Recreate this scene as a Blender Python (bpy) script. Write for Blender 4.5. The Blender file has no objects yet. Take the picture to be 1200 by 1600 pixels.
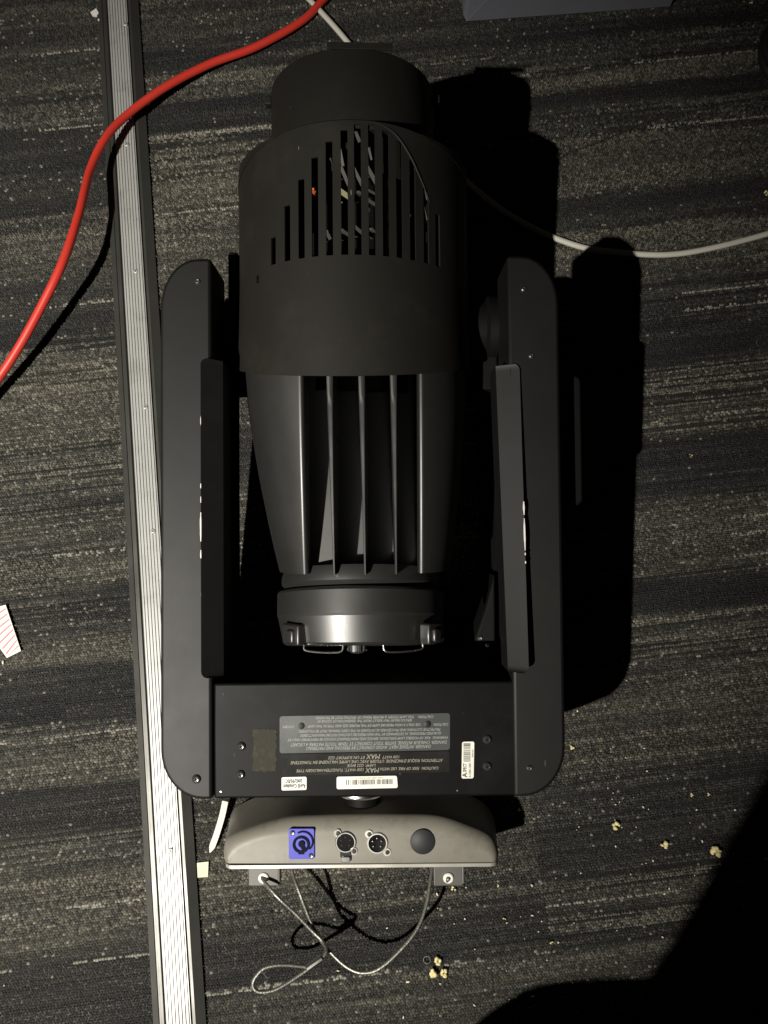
import bpy, bmesh, math, random
import numpy as np
from mathutils import Vector, Matrix, noise as mnoise

R = math.radians
scn = bpy.context.scene
COL = scn.collection

# ------------------------------------------------------------------ camera, world, lamp, exposure
CAM_H, CAM_TILT, FPX = 1.25, R(10.5), 1200.0
cam_d = bpy.data.cameras.new("camera")
cam = bpy.data.objects.new("camera", cam_d)
COL.objects.link(cam)
cam.location = (0, 0, CAM_H)
cam.rotation_euler = (CAM_TILT, 0, 0)
cam_d.sensor_fit = 'VERTICAL'
cam_d.sensor_height = 36.0
cam_d.lens = FPX / 1600 * 36.0
cam_d.clip_start = 0.02
cam_d.clip_end = 100
scn.camera = cam

world = bpy.data.worlds.new("World")
scn.world = world
world.use_nodes = True
bgn = world.node_tree.nodes["Background"]
bgn.inputs[0].default_value = (1.0, 0.95, 0.85, 1)
bgn.inputs[1].default_value = 0.006

LAMP = Vector((-1.55, -1.25, 3.0))
ld = bpy.data.lights.new("work_light", 'SPOT')
ld.energy = 1050
ld.spot_size = R(47)
ld.spot_blend = 1.0
ld.color = (1.0, 0.955, 0.865)
ld.shadow_soft_size = 0.022
lo = bpy.data.objects.new("work_light", ld)
lo.location = LAMP
lo.rotation_euler = (Vector((-0.62, 0.0, 0.0)) - LAMP).to_track_quat('-Z', 'Y').to_euler()
COL.objects.link(lo)

scn.view_settings.view_transform = 'Standard'
scn.view_settings.look = 'None'
scn.view_settings.gamma = 1.0
scn.view_settings.exposure = 0.0
scn.view_settings.use_curve_mapping = False

# ------------------------------------------------------------------ geometry helpers
CAMR = Matrix.Rotation(CAM_TILT, 3, 'X')
CAMP = Vector((0, 0, CAM_H))


def ray(px, py):
    return (CAMR @ Vector(((px - 600) / FPX, -(py - 800) / FPX, -1))).normalized()


def W(px, py, h=0.0):
    """point of the photograph at height h above the floor"""
    d = ray(px, py)
    return CAMP + d * ((h - CAM_H) / d.z)


# the fixture's own frame: z = 0 is the front of the yoke, y runs from base to lens
FIX_TILT, FIX_YAW = R(8.9), R(0.5)
FO = W(567, 1150, 0.271)
FR = Matrix.Rotation(FIX_YAW, 3, 'Z') @ Matrix.Rotation(FIX_TILT, 3, 'X')
FM = Matrix.Translation(FO) @ FR.to_4x4()
FRI = FR.transposed()


def L(px, py, z=0.0):
    o = FRI @ (CAMP - FO)
    d = FRI @ ray(px, py)
    return o + d * ((z - o.z) / d.z)


def on_cyl(px, py, r, xc, zc):
    """(angle from top, y) where the line of sight meets a cylinder along the fixture's y"""
    o = FRI @ (CAMP - FO)
    d = FRI @ ray(px, py)
    ox, oz = o.x - xc, o.z - zc
    a = d.x * d.x + d.z * d.z
    b = 2 * (ox * d.x + oz * d.z)
    c = ox * ox + oz * oz - r * r
    q = b * b - 4 * a * c
    t = (-b - math.sqrt(max(q, 0))) / (2 * a)
    p = o + d * t
    return math.atan2(p.x - xc, p.z - zc), p.y


def new_obj(name, me, mats, parent=None, smooth=True, angle=None):
    o = bpy.data.objects.new(name, me)
    COL.objects.link(o)
    if not isinstance(mats, (list, tuple)):
        mats = [mats]
    for m in mats:
        me.materials.append(m)
    if parent is not None:
        o.parent = parent
    if smooth:
        me.polygons.foreach_set("use_smooth", [True] * len(me.polygons))
        if angle is not None:
            me.set_sharp_from_angle(angle=R(angle))
    me.update()
    return o


def from_bm(name, bm, mats, parent=None, smooth=True, angle=35):
    bmesh.ops.recalc_face_normals(bm, faces=bm.faces[:])
    me = bpy.data.meshes.new(name)
    bm.to_mesh(me)
    bm.free()
    return new_obj(name, me, mats, parent, smooth, angle)


def tag(o, label, cat, group=None):
    o["label"] = label
    o["category"] = cat
    if group:
        o["group"] = group
    return o


def bevel(o, w, seg=3, ang=30):
    m = o.modifiers.new("bevel", 'BEVEL')
    m.width = w
    m.segments = seg
    m.limit_method = 'ANGLE'
    m.angle_limit = R(ang)
    m.harden_normals = False
    return o


def add_box(bm, c, s, rot=None, mat=0):
    M = Matrix.Translation(Vector(c))
    if rot is not None:
        M = M @ rot.to_4x4()
    M = M @ Matrix.Diagonal((s[0], s[1], s[2], 1))
    r = bmesh.ops.create_cube(bm, size=1, matrix=M)
    for f in {f for v in r['verts'] for f in v.link_faces}:
        f.material_index = mat
    return r['verts']


def add_prism(bm, pts, z0, z1, mat=0, taper=None):
    lo_ = [bm.verts.new((p[0], p[1], z0)) for p in pts]
    q = taper if taper else pts
    hi_ = [bm.verts.new((p[0], p[1], z1)) for p in q]
    n = len(pts)
    fs = [bm.faces.new(hi_), bm.faces.new(lo_[::-1])]
    for i in range(n):
        fs.append(bm.faces.new((lo_[i], lo_[(i + 1) % n], hi_[(i + 1) % n], hi_[i])))
    for f in fs:
        f.material_index = mat
    return lo_ + hi_


def add_lathe(bm, prof, seg=64, M=None, mat=0, a0=0.0, a1=2 * math.pi, close=False):
    """prof = [(radius, height)], spun about z, placed by M"""
    M = M or Matrix()
    full = abs(a1 - a0 - 2 * math.pi) < 1e-6
    n = seg if full else seg + 1
    rings = []
    for i in range(n):
        a = a0 + (a1 - a0) * i / seg
        ring = []
        for (r_, z_) in prof:
            ring.append(bm.verts.new(M @ Vector((r_ * math.cos(a), r_ * math.sin(a), z_))))
        rings.append(ring)
    k = len(prof)
    for i in range(seg):
        A, B = rings[i], rings[(i + 1) % n]
        for j in range(k - 1 if not close else k):
            j2 = (j + 1) % k
            try:
                f = bm.faces.new((A[j], B[j], B[j2], A[j2]))
                f.material_index = mat
            except ValueError:
                pass
    if prof[0][0] < 1e-6 or prof[-1][0] < 1e-6:
        bmesh.ops.remove_doubles(bm, verts=[v for r_ in rings for v in r_], dist=1e-7)


def catmull(pts, n=10):
    P = [Vector(p) for p in pts]
    P = [P[0] * 2 - P[1]] + P + [P[-1] * 2 - P[-2]]
    out = []
    for i in range(1, len(P) - 2):
        p0, p1, p2, p3 = P[i - 1:i + 3]
        for k in range(n):
            t = k / n
            out.append(0.5 * ((2 * p1) + (p2 - p0) * t + (2 * p0 - 5 * p1 + 4 * p2 - p3) * t * t
                              + (3 * p1 - p0 - 3 * p2 + p3) * t ** 3))
    out.append(P[-2])
    return out


def add_tube(bm, path, rad, seg=10, mat=0, flat=1.0, cap=True):
    path = [Vector(p) for p in path]
    n = len(path)
    up = Vector((0, 0, 1))
    rings = []
    for i in range(n):
        t = (path[min(i + 1, n - 1)] - path[max(i - 1, 0)]).normalized()
        s = t.cross(up)
        if s.length < 1e-4:
            s = Vector((1, 0, 0))
        s.normalize()
        u = s.cross(t)
        r_ = rad[i] if isinstance(rad, (list, tuple)) else rad
        rings.append([bm.verts.new(path[i] + s * (r_ * math.cos(2 * math.pi * k / seg))
                                   + u * (r_ * flat * math.sin(2 * math.pi * k / seg))) for k in range(seg)])
    for i in range(n - 1):
        for k in range(seg):
            f = bm.faces.new((rings[i][k], rings[i][(k + 1) % seg], rings[i + 1][(k + 1) % seg], rings[i + 1][k]))
            f.material_index = mat
    if cap:
        bm.faces.new(rings[0][::-1]).material_index = mat
        bm.faces.new(rings[-1]).material_index = mat
    return rings


def round_rect(x0, x1, y0, y1, r, n=6):
    pts = []
    for cx, cy, a in ((x1 - r, y1 - r, 0), (x0 + r, y1 - r, 90), (x0 + r, y0 + r, 180), (x1 - r, y0 + r, 270)):
        for i in range(n + 1):
            t = R(a + 90 * i / n)
            pts.append((cx + r * math.cos(t), cy + r * math.sin(t)))
    return pts


# ------------------------------------------------------------------ materials
def nt(name):
    m = bpy.data.materials.new(name)
    m.use_nodes = True
    t = m.node_tree
    return m, t, t.nodes, t.links, t.nodes["Principled BSDF"]


def ramp(nodes, stops, interp='LINEAR'):
    n = nodes.new("ShaderNodeValToRGB")
    n.color_ramp.interpolation = interp
    e = n.color_ramp.elements
    while len(e) < len(stops):
        e.new(0.5)
    for i, (p, c) in enumerate(stops):
        e[i].position = p
        e[i].color = (c[0], c[1], c[2], 1) if isinstance(c, (tuple, list)) else (c, c, c, 1)
    return n


def noise_node(nodes, links, vec, scale, detail=3, rough=0.5, dims='3D'):
    n = nodes.new("ShaderNodeTexNoise")
    n.noise_dimensions = dims
    n.inputs['Scale'].default_value = scale
    n.inputs['Detail'].default_value = detail
    n.inputs['Roughness'].default_value = rough
    if vec is not None:
        links.new(vec, n.inputs['Vector'])
    return n


def painted(name, col, rough=0.45, spec=0.5, grain=900, bump=0.05, dust=0.0, dustcol=(0.12, 0.11, 0.09), scratch=0.0, var=0.08, metallic=0.0, dscale=9):
    m, t, N, K, B = nt(name)
    tc = N.new("ShaderNodeTexCoord")
    B.inputs['Metallic'].default_value = metallic
    B.inputs['Specular IOR Level'].default_value = spec
    n1 = noise_node(N, K, tc.outputs['Object'], 14, 5, 0.6)
    rr = N.new("ShaderNodeMapRange")
    rr.inputs['From Min'].default_value = 0.25
    rr.inputs['From Max'].default_value = 0.75
    rr.inputs['To Min'].default_value = rough - var
    rr.inputs['To Max'].default_value = rough + var
    K.new(n1.outputs['Fac'], rr.inputs['Value'])
    K.new(rr.outputs['Result'], B.inputs['Roughness'])
    last = None
    base = N.new("ShaderNodeRGB")
    base.outputs[0].default_value = (col[0], col[1], col[2], 1)
    last = base.outputs[0]
    if dust > 0:
        n2 = noise_node(N, K, tc.outputs['Object'], dscale, 7, 0.68)
        r2 = ramp(N, [(0.52, 0.0), (0.78, 1.0)])
        K.new(n2.outputs['Fac'], r2.inputs['Fac'])
        mu = N.new("ShaderNodeMath")
        mu.operation = 'MULTIPLY'
        mu.inputs[1].default_value = dust
        K.new(r2.outputs['Color'], mu.inputs[0])
        mx = N.new("ShaderNodeMixRGB")
        mx.inputs[2].default_value = (*dustcol, 1)
        K.new(mu.outputs[0], mx.inputs[0])
        K.new(last, mx.inputs[1])
        last = mx.outputs[0]
    if scratch > 0:
        mp = N.new("ShaderNodeMapping")
        mp.inputs['Rotation'].default_value = (0.3, 0.5, 0.9)
        mp.inputs['Scale'].default_value = (190, 34, 90)
        K.new(tc.outputs['Object'], mp.inputs['Vector'])
        n3 = noise_node(N, K, mp.outputs[0], 1.0, 2, 0.5)
        r3 = ramp(N, [(0.765, 0.0), (0.79, 1.0)])
        K.new(n3.outputs['Fac'], r3.inputs['Fac'])
        mu = N.new("ShaderNodeMath")
        mu.operation = 'MULTIPLY'
        mu.inputs[1].default_value = scratch
        K.new(r3.outputs['Color'], mu.inputs[0])
        mx = N.new("ShaderNodeMixRGB")
        mx.inputs[2].default_value = (0.25, 0.24, 0.22, 1)
        K.new(mu.outputs[0], mx.inputs[0])
        K.new(last, mx.inputs[1])
        last = mx.outputs[0]
    K.new(last, B.inputs['Base Color'])
    if bump > 0:
        n4 = noise_node(N, K, tc.outputs['Object'], grain, 2, 0.5)
        bp = N.new("ShaderNodeBump")
        bp.inputs['Strength'].default_value = bump
        bp.inputs['Distance'].default_value = 0.0006
        K.new(n4.outputs['Fac'], bp.inputs['Height'])
        K.new(bp.outputs[0], B.inputs['Normal'])
    return m


M_yoke = painted("black_powder_coat", (0.0042, 0.0041, 0.0037), 0.545, 0.32, 1500, 0.0, dust=0.03, scratch=0.25, var=0.03)
M_bar = painted("black_sheet_metal", (0.0042, 0.0042, 0.0044), 0.46, 0.10, 1500, 0.0, dust=0.05, scratch=0.3, var=0.03)
M_cover = painted("matt_black_cover", (0.0112, 0.0103, 0.0083), 0.62, 0.22, 1100, 0.10, dust=0.30, scratch=0.7, dustcol=(0.030, 0.0275, 0.022), dscale=14, var=0.05)
M_sink = painted("satin_black_casting", (0.014, 0.0138, 0.0125), 0.42, 0.9, 800, 0.10, dust=0.10, var=0.05, dustcol=(0.06, 0.055, 0.045))
M_fin = painted("cast_fin_black", (0.022, 0.022, 0.02), 0.33, 0.9, 800, 0.1, dust=0.3)
M_dark = painted("inner_black", (0.004, 0.004, 0.004), 0.65, 0.12, 800, 0.05)
M_base = painted("worn_grey_base", (0.175, 0.165, 0.137), 0.48, 0.45, 700, 0.10, scratch=0.25, dust=0.75, dustcol=(0.095, 0.085, 0.064), dscale=30)
M_plate = painted("brushed_plate", (0.55, 0.53, 0.48), 0.4, 0.5, 500, 0.12, metallic=0.6)
M_steel = painted("steel", (0.55, 0.54, 0.51), 0.32, 0.5, 500, 0.1, metallic=1.0, dust=0.3)
M_bracket = painted("dull_steel", (0.11, 0.107, 0.097), 0.5, 0.5, 500, 0.1, metallic=0.5, dust=0.4, dustcol=(0.09, 0.085, 0.07))
M_chrome = painted("bright_steel", (0.75, 0.74, 0.70), 0.22, 0.5, 300, 0.02, metallic=1.0)
M_alu = painted("aluminium", (0.41, 0.41, 0.395), 0.45, 0.5, 400, 0.0, metallic=0.3, dust=0.7, dustcol=(0.22, 0.215, 0.20), dscale=16)
M_trim = painted("anodised_trim", (0.075, 0.073, 0.066), 0.42, 0.7, 500, 0.05, metallic=0.6, dust=0.4, dustcol=(0.09, 0.085, 0.075))
M_screw = painted("black_screw", (0.03, 0.03, 0.03), 0.3, 0.6, 300, 0.0)
M_white = painted("white_label_stock", (0.72, 0.71, 0.62), 0.45, 0.4, 300, 0.0, dust=0.15)
M_ink = painted("black_ink", (0.02, 0.02, 0.02), 0.6, 0.2, 300, 0.0)
M_glabel = painted("grey_label_film", (0.050, 0.055, 0.055), 0.30, 0.5, 300, 0.05, dust=0.15)
M_klabel = painted("black_label_film", (0.012, 0.012, 0.011), 0.22, 0.5, 200, 0.05, dust=0.1)
M_gprint = painted("grey_print", (0.30, 0.30, 0.28), 0.5, 0.3, 300, 0.0, dust=0.2)
M_bprint = painted("beige_print", (0.30, 0.28, 0.22), 0.5, 0.3, 300, 0.0, dust=0.3, dustcol=(0.08, 0.08, 0.07))
M_velcro = painted("glue_residue", (0.034, 0.032, 0.024), 0.85, 0.2, 260, 0.9, dust=0.8, dustcol=(0.07, 0.066, 0.048), dscale=120)
M_blue = painted("blue_plastic", (0.055, 0.060, 0.42), 0.42, 0.5, 400, 0.03)
M_blackpl = painted("black_plastic", (0.007, 0.007, 0.007), 0.5, 0.3, 400, 0.03)
M_plug = painted("grey_rubber_plug", (0.022, 0.022, 0.023), 0.55, 0.4, 400, 0.1)
M_red = painted("red_cable_jacket", (0.52, 0.035, 0.022), 0.42, 0.5, 250, 0.08, dust=0.1, dustcol=(0.25, 0.06, 0.04))
M_whitec = painted("white_cable_jacket", (0.50, 0.48, 0.42), 0.5, 0.4, 250, 0.1, dust=0.25, dustcol=(0.35, 0.32, 0.25))
M_blackc = painted("black_cable_jacket", (0.012, 0.012, 0.012), 0.5, 0.4, 250, 0.1)
M_wire = painted("thin_dark_wire", (0.03, 0.028, 0.022), 0.5, 0.4, 250, 0.0)
M_paper = painted("paper_scrap", (0.66, 0.63, 0.58), 0.7, 0.2, 300, 0.1)
M_pink = painted("pink_print", (0.55, 0.20, 0.19), 0.7, 0.2, 300, 0.0)
M_sticker = painted("pale_sticker", (0.50, 0.49, 0.33), 0.5, 0.4, 300, 0.1, dust=0.4, dustcol=(0.32, 0.31, 0.2))
M_box = painted("blue_grey_card", (0.14, 0.145, 0.17), 0.75, 0.2, 300, 0.4, dust=0.2)
M_chip = painted("bare_metal", (0.70, 0.68, 0.62), 0.5, 0.4, 300, 0.0)
M_cloth = painted("dark_cloth", (0.015, 0.015, 0.017), 0.9, 0.2, 500, 0.4)
M_skin = painted("skin", (0.38, 0.22, 0.15), 0.5, 0.4, 300, 0.1)
M_shoe = painted("black_shoe", (0.015, 0.015, 0.015), 0.5, 0.4, 300, 0.2)
M_hair = painted("dark_hair", (0.02, 0.014, 0.01), 0.6, 0.3, 300, 0.4)
M_orange = painted("orange_insulation", (0.7, 0.16, 0.04), 0.5, 0.4, 300, 0.0)
M_yellow = painted("pale_yellow_board", (0.28, 0.28, 0.15), 0.5, 0.4, 300, 0.0)


def popcorn_mat():
    m, t, N, K, B = nt("popcorn_flesh")
    tc = N.new("ShaderNodeTexCoord")
    n = noise_node(N, K, tc.outputs['Object'], 120, 3, 0.6)
    r = ramp(N, [(0.3, (0.50, 0.33, 0.08)), (0.45, (0.72, 0.62, 0.30)), (0.7, (0.80, 0.74, 0.50))])
    K.new(n.outputs['Fac'], r.inputs['Fac'])
    K.new(r.outputs[0], B.inputs['Base Color'])
    B.inputs['Roughness'].default_value = 0.8
    B.inputs['Subsurface Weight'].default_value = 0.0
    return m


M_corn = popcorn_mat()
M_crumb = painted("pale_crumb", (0.68, 0.64, 0.50), 0.8, 0.2, 300, 0.0)


def wire_rope_mat():
    m, t, N, K, B = nt("wire_rope")
    B.inputs['Metallic'].default_value = 0.8
    B.inputs['Base Color'].default_value = (0.22, 0.215, 0.19, 1)
    B.inputs['Roughness'].default_value = 0.45
    tc = N.new("ShaderNodeTexCoord")
    n = noise_node(N, K, tc.outputs['Object'], 500, 2, 0.5)
    bp = N.new("ShaderNodeBump")
    bp.inputs['Strength'].default_value = 0.5
    bp.inputs['Distance'].default_value = 0.001
    K.new(n.outputs['Fac'], bp.inputs['Height'])
    K.new(bp.outputs[0], B.inputs['Normal'])
    return m


M_rope = wire_rope_mat()


def carpet_mat(frame):
    m, t, N, K, B = nt("striped_loop_carpet")

    def math_(op, a, b=None, c=None, clamp=False):
        n = N.new("ShaderNodeMath")
        n.operation = op
        n.use_clamp = clamp
        for i, v in enumerate((a, b, c)):
            if v is None:
                continue
            if isinstance(v, (int, float)):
                n.inputs[i].default_value = v
            else:
                K.new(v, n.inputs[i])
        return n.outputs[0]

    tc = N.new("ShaderNodeTexCoord")
    tc.object = frame                                   # the pattern runs on from tile to tile
    oi = N.new("ShaderNodeObjectInfo")
    sp = N.new("ShaderNodeSeparateXYZ")
    K.new(tc.outputs['Object'], sp.inputs[0])
    u, v = sp.outputs[0], sp.outputs[1]
    off = math_('MULTIPLY', math_('GREATER_THAN', oi.outputs['Random'], 0.62), 5.7)

    def vec(a, b, c=None):
        n = N.new("ShaderNodeCombineXYZ")
        for i, x in enumerate((a, b, c)):
            if x is None:
                continue
            if isinstance(x, (int, float)):
                n.inputs[i].default_value = x
            else:
                K.new(x, n.inputs[i])
        return n.outputs[0]

    # broad bands, running along u
    nb = noise_node(N, K, vec(math_('MULTIPLY', u, 1.1), math_('MULTIPLY', v, 13.0), off), 1.0, 2.0, 0.55)
    band = ramp(N, [(0.30, (0.006, 0.006, 0.0075)), (0.42, (0.014, 0.014, 0.015)), (0.50, (0.030, 0.0285, 0.0245)),
                    (0.60, (0.046, 0.0425, 0.035)), (0.75, (0.058, 0.053, 0.042))])
    K.new(nb.outputs['Fac'], band.inputs['Fac'])
    # where single rows alternate strongly
    na = noise_node(N, K, vec(math_('MULTIPLY', u, 1.6), math_('MULTIPLY', v, 17.0), math_('ADD', off, 9.3)), 1.0, 1.0, 0.5)
    amp = ramp(N, [(0.40, 0.0), (0.62, 1.0)])
    K.new(na.outputs['Fac'], amp.inputs['Fac'])
    nr = noise_node(N, K, vec(math_('MULTIPLY', u, 3.0), math_('MULTIPLY', v, 120.0), off), 1.0, 1.5, 0.6)
    row = ramp(N, [(0.36, 0.0), (0.64, 1.0)])
    K.new(nr.outputs['Fac'], row.inputs['Fac'])
    rowmul = math_('ADD', 0.28, math_('MULTIPLY', row.outputs[0], 1.75))
    rowmix = math_('ADD', 1.0, math_('MULTIPLY', amp.outputs[0], math_('SUBTRACT', rowmul, 1.0)))
    # thin pale yarn lines
    nl = noise_node(N, K, vec(math_('MULTIPLY', u, 2.2), math_('MULTIPLY', v, 75.0), math_('ADD', off, 4.1)), 1.0, 0.0, 0.5)
    line = ramp(N, [(0.765, 0.0), (0.80, 1.0)])
    K.new(nl.outputs['Fac'], line.inputs['Fac'])
    # loops of yarn
    warp = noise_node(N, K, tc.outputs['Object'], 160, 1, 0.5)
    wv = math_('MULTIPLY', math_('SUBTRACT', warp.outputs['Fac'], 0.5), 0.9)
    uu = math_('ADD', math_('MULTIPLY', u, 235.0), wv)
    vv = math_('ADD', math_('MULTIPLY', v, 260.0), wv)
    vo = N.new("ShaderNodeTexVoronoi")
    vo.voronoi_dimensions = '2D'
    vo.feature = 'F1'
    vo.inputs['Scale'].default_value = 1.0
    vo.inputs['Randomness'].default_value = 0.62
    K.new(vec(uu, vv), vo.inputs['Vector'])
    cell = N.new("ShaderNodeSeparateColor")
    K.new(vo.outputs['Color'], cell.inputs[0])
    jit = math_('ADD', 0.55, math_('MULTIPLY', cell.outputs[0], 0.9))
    spark = ramp(N, [(0.965, 0.0), (0.985, 1.0)])
    K.new(cell.outputs[1], spark.inputs['Fac'])
    tot = math_('MULTIPLY', rowmix, jit)
    mx = N.new("ShaderNodeMixRGB")
    mx.blend_type = 'MULTIPLY'
    mx.inputs[0].default_value = 1.0
    K.new(band.outputs[0], mx.inputs[1])
    K.new(tot, mx.inputs[2])
    mx2 = N.new("ShaderNodeMixRGB")
    mx2.inputs[2].default_value = (0.15, 0.142, 0.12, 1)
    K.new(math_('MULTIPLY', line.outputs[0], math_('MULTIPLY', cell.outputs[2], 0.9)), mx2.inputs[0])
    K.new(mx.outputs[0], mx2.inputs[1])
    mx3 = N.new("ShaderNodeMixRGB")
    mx3.inputs[2].default_value = (0.16, 0.15, 0.125, 1)
    K.new(math_('MULTIPLY', spark.outputs[0], 0.55), mx3.inputs[0])
    K.new(mx2.outputs[0], mx3.inputs[1])
    K.new(mx3.outputs[0], B.inputs['Base Color'])
    B.inputs['Roughness'].default_value = 0.85
    B.inputs['Specular IOR Level'].default_value = 0.25
    dome = math_('SUBTRACT', 1.0, math_('POWER', math_('MULTIPLY', vo.outputs['Distance'], 1.25, clamp=True), 2.0))
    fine = noise_node(N, K, tc.outputs['Object'], 900, 3, 0.7)
    hgt = math_('ADD', math_('MULTIPLY', dome, math_('ADD', 0.6, math_('MULTIPLY', cell.outputs[2], 0.5))),
                math_('ADD', math_('MULTIPLY', fine.outputs['Fac'], 0.35), math_('MULTIPLY', row.outputs[0], 0.35)))
    bp = N.new("ShaderNodeBump")
    bp.inputs['Strength'].default_value = 1.0
    bp.inputs['Distance'].default_value = 0.0030
    K.new(hgt, bp.inputs['Height'])
    K.new(bp.outputs[0], B.inputs['Normal'])
    return m


M_sub = painted("floor_slab", (0.05, 0.05, 0.05), 0.9, 0.2, 100, 0.2)

# ------------------------------------------------------------------ the floor: carpet tiles over a slab
sA, sB = W(187, 40), W(279.5, 1560)
sdir = (sA - sB).normalized()
CANG = math.atan2(sdir.y, sdir.x) - math.pi / 2          # direction of the threshold strip and the tiles
CR = Matrix.Rotation(CANG, 3, 'Z')


def carpet_xy(p):
    q = CR.transposed() @ (Vector((p[0], p[1], 0)) - Vector((sB.x, sB.y, 0)))
    return q.x, q.y


bm = bmesh.new()
add_box(bm, (0, 0, 0), (8.0, 8.0, 0.02))
floor = from_bm("floor", bm, M_sub, smooth=False)
floor["kind"] = "structure"
floor.location = (sB.x, sB.y, -0.020)
floor.rotation_euler = (0, 0, CANG)

TS, TG = 0.50, 0.0006
M_carpet = carpet_mat(floor)


def pile_mat():
    m, t, N, K, B = nt("carpet_yarn")
    at = N.new("ShaderNodeAttribute")
    at.attribute_name = "yarn"
    tc = N.new("ShaderNodeTexCoord")
    n = noise_node(N, K, tc.outputs['Object'], 1500, 2, 0.6)
    mr = N.new("ShaderNodeMapRange")
    mr.inputs['From Min'].default_value = 0.3
    mr.inputs['From Max'].default_value = 0.7
    mr.inputs['To Min'].default_value = 0.6
    mr.inputs['To Max'].default_value = 1.4
    K.new(n.outputs['Fac'], mr.inputs['Value'])
    mx = N.new("ShaderNodeMixRGB")
    mx.blend_type = 'MULTIPLY'
    mx.inputs[0].default_value = 1.0
    K.new(at.outputs['Color'], mx.inputs[1])
    K.new(mr.outputs['Result'], mx.inputs[2])
    K.new(mx.outputs[0], B.inputs['Base Color'])
    B.inputs['Roughness'].default_value = 0.75
    B.inputs['Specular IOR Level'].default_value = 0.35
    return m


M_pile = pile_mat()
rng = np.random.default_rng(12)


def h2(i, j, seed=0):
    """hash of two integer arrays to 0..1"""
    n = (i.astype(np.int64) * 374761393 + j.astype(np.int64) * 668265263 + seed * 974634777) & 0x7fffffff
    n = ((n ^ (n >> 13)) * 1274126177) & 0x7fffffff
    n = n ^ (n >> 16)
    return (n & 0xffff) / 65535.0


def vnoise(x, y, seed=0):
    i, j = np.floor(x), np.floor(y)
    fx, fy = x - i, y - j
    fx, fy = fx * fx * (3 - 2 * fx), fy * fy * (3 - 2 * fy)
    a, b, c, d = h2(i, j, seed), h2(i + 1, j, seed), h2(i, j + 1, seed), h2(i + 1, j + 1, seed)
    return (a * (1 - fx) + b * fx) * (1 - fy) + (c * (1 - fx) + d * fx) * fy


# woven bands: (row in the photograph, tone of the yarn 0 dark .. 1 pale brown, how strongly single rows alternate)
B_LEFT = (100, [(-80, .5, .3), (20, .5, .2), (55, .36, .3), (85, .55, .3), (140, .62, .3), (185, .66, .4), (205, .32, .2), (325, .30, .2), (335, .6, .2), (420, .55, .2), (450, .42, .3), (478, .33, .3), (525, .34, .4), (545, .65, 1), (600, .6, .8), (620, .82, .2),
                (690, .75, .2), (705, .5, 1), (735, .75, 1), (770, .7, .9), (800, .55, .7), (850, .6, .5), (870, .75, .2), (925, .7, .2), (935, .5, 1), (980, .5, .9), (990, .7, .2), (1040, .62, .2), (1050, .34, .3), (1125, .33, .3), (1135, .6, 1), (1165, .6, .9),
                (1172, .82, .2), (1232, .78, .2), (1240, .22, .2), (1300, .24, .2), (1308, .6, 1), (1345, .6, .8), (1360, .72, .2), (1440, .7, .3), (1500, .6, .6), (1515, .2, .2), (1600, .18, .3), (1700, .5, .3)],
          [80, 198, 475, 866, 1150, 1507, 1420])
B_MID = (330, [(-80, .4, .3), (15, .5, .5), (35, .45, .2), (68, .55, .2), (78, .25, .2), (100, .28, .3), (108, .5, .8), (118, .72, .3), (150, .68, .3), (158, .16, .1), (198, .15, .1), (206, .75, 1), (272, .75, 1), (282, .85, .2), (318, .82, .2), (340, .8, .3), (420, .72, .2),
               (520, .5, .6), (620, .7, .3), (700, .3, .4), (800, .7, .5), (900, .4, .8), (1000, .6, .3), (1100, .4, .5), (1200, .6, .6), (1230, .7, .9), (1300, .62, .4), (1350, .66, .3), (1440, .62, .35), (1462, .5, .9), (1485, .2, .2), (1545, .2, .2), (1556, .5, .8), (1575, .55, .3), (1640, .5, .3), (1750, .4, .3)],
         [204, 325, 1240, 1552])
B_RIGHT = (1100, [(-100, .5, .3), (10, .5, .3), (30, .32, .3), (55, .5, .9), (98, .5, .9), (103, .78, .2), (118, .74, .2), (124, .14, .1), (148, .16, .2), (153, .5, .8), (175, .45, .9), (195, .45, .6), (203, .72, .15), (285, .68, .15), (294, .24, .15), (342, .26, .3), (350, .75, .15), (428, .72, .15),
                  (438, .4, .8), (498, .4, .7), (505, .28, .3), (568, .28, .2), (575, .6, 1), (685, .6, .9), (694, .28, .2), (738, .3, .3), (744, .4, 1), (772, .4, .9), (782, .76, .15), (890, .72, .2), (898, .4, .8), (908, .10, .1), (958, .11, .1), (966, .55, 1), (1040, .55, .9),
                  (1052, .72, .2), (1185, .66, .3), (1200, .45, .5), (1275, .42, .5), (1290, .35, .4), (1330, .36, .4), (1340, .5, 1), (1465, .4, 1), (1478, .66, .2), (1540, .62, .2), (1580, .3, .3), (1700, .5, .3)],
           [87, 190, 455, 650, 815, 842, 876, 1025, 1385, 482])


def band_table(tab):
    xr, rows, lines = tab
    v = np.array([carpet_xy(W(xr, r_[0]))[1] for r_ in rows])
    o = np.argsort(v)
    return v[o], np.array([r_[1] for r_ in rows])[o], np.array([r_[2] for r_ in rows])[o], [carpet_xy(W(xr, l))[1] for l in lines]


TABS = [band_table(B_LEFT), band_table(B_MID), band_table(B_RIGHT)]
PU, PV = 0.0043, 0.0037                                     # loop pitch along and across the rows
PAL_T = np.array([0.0, 0.25, 0.5, 0.75, 1.1])
PAL_C = np.array([[.0045, .0045, .0048], [.0095, .0094, .0094], [.029, .0275, .0228], [.060, .0555, .0435], [.086, .079, .061]])


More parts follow.
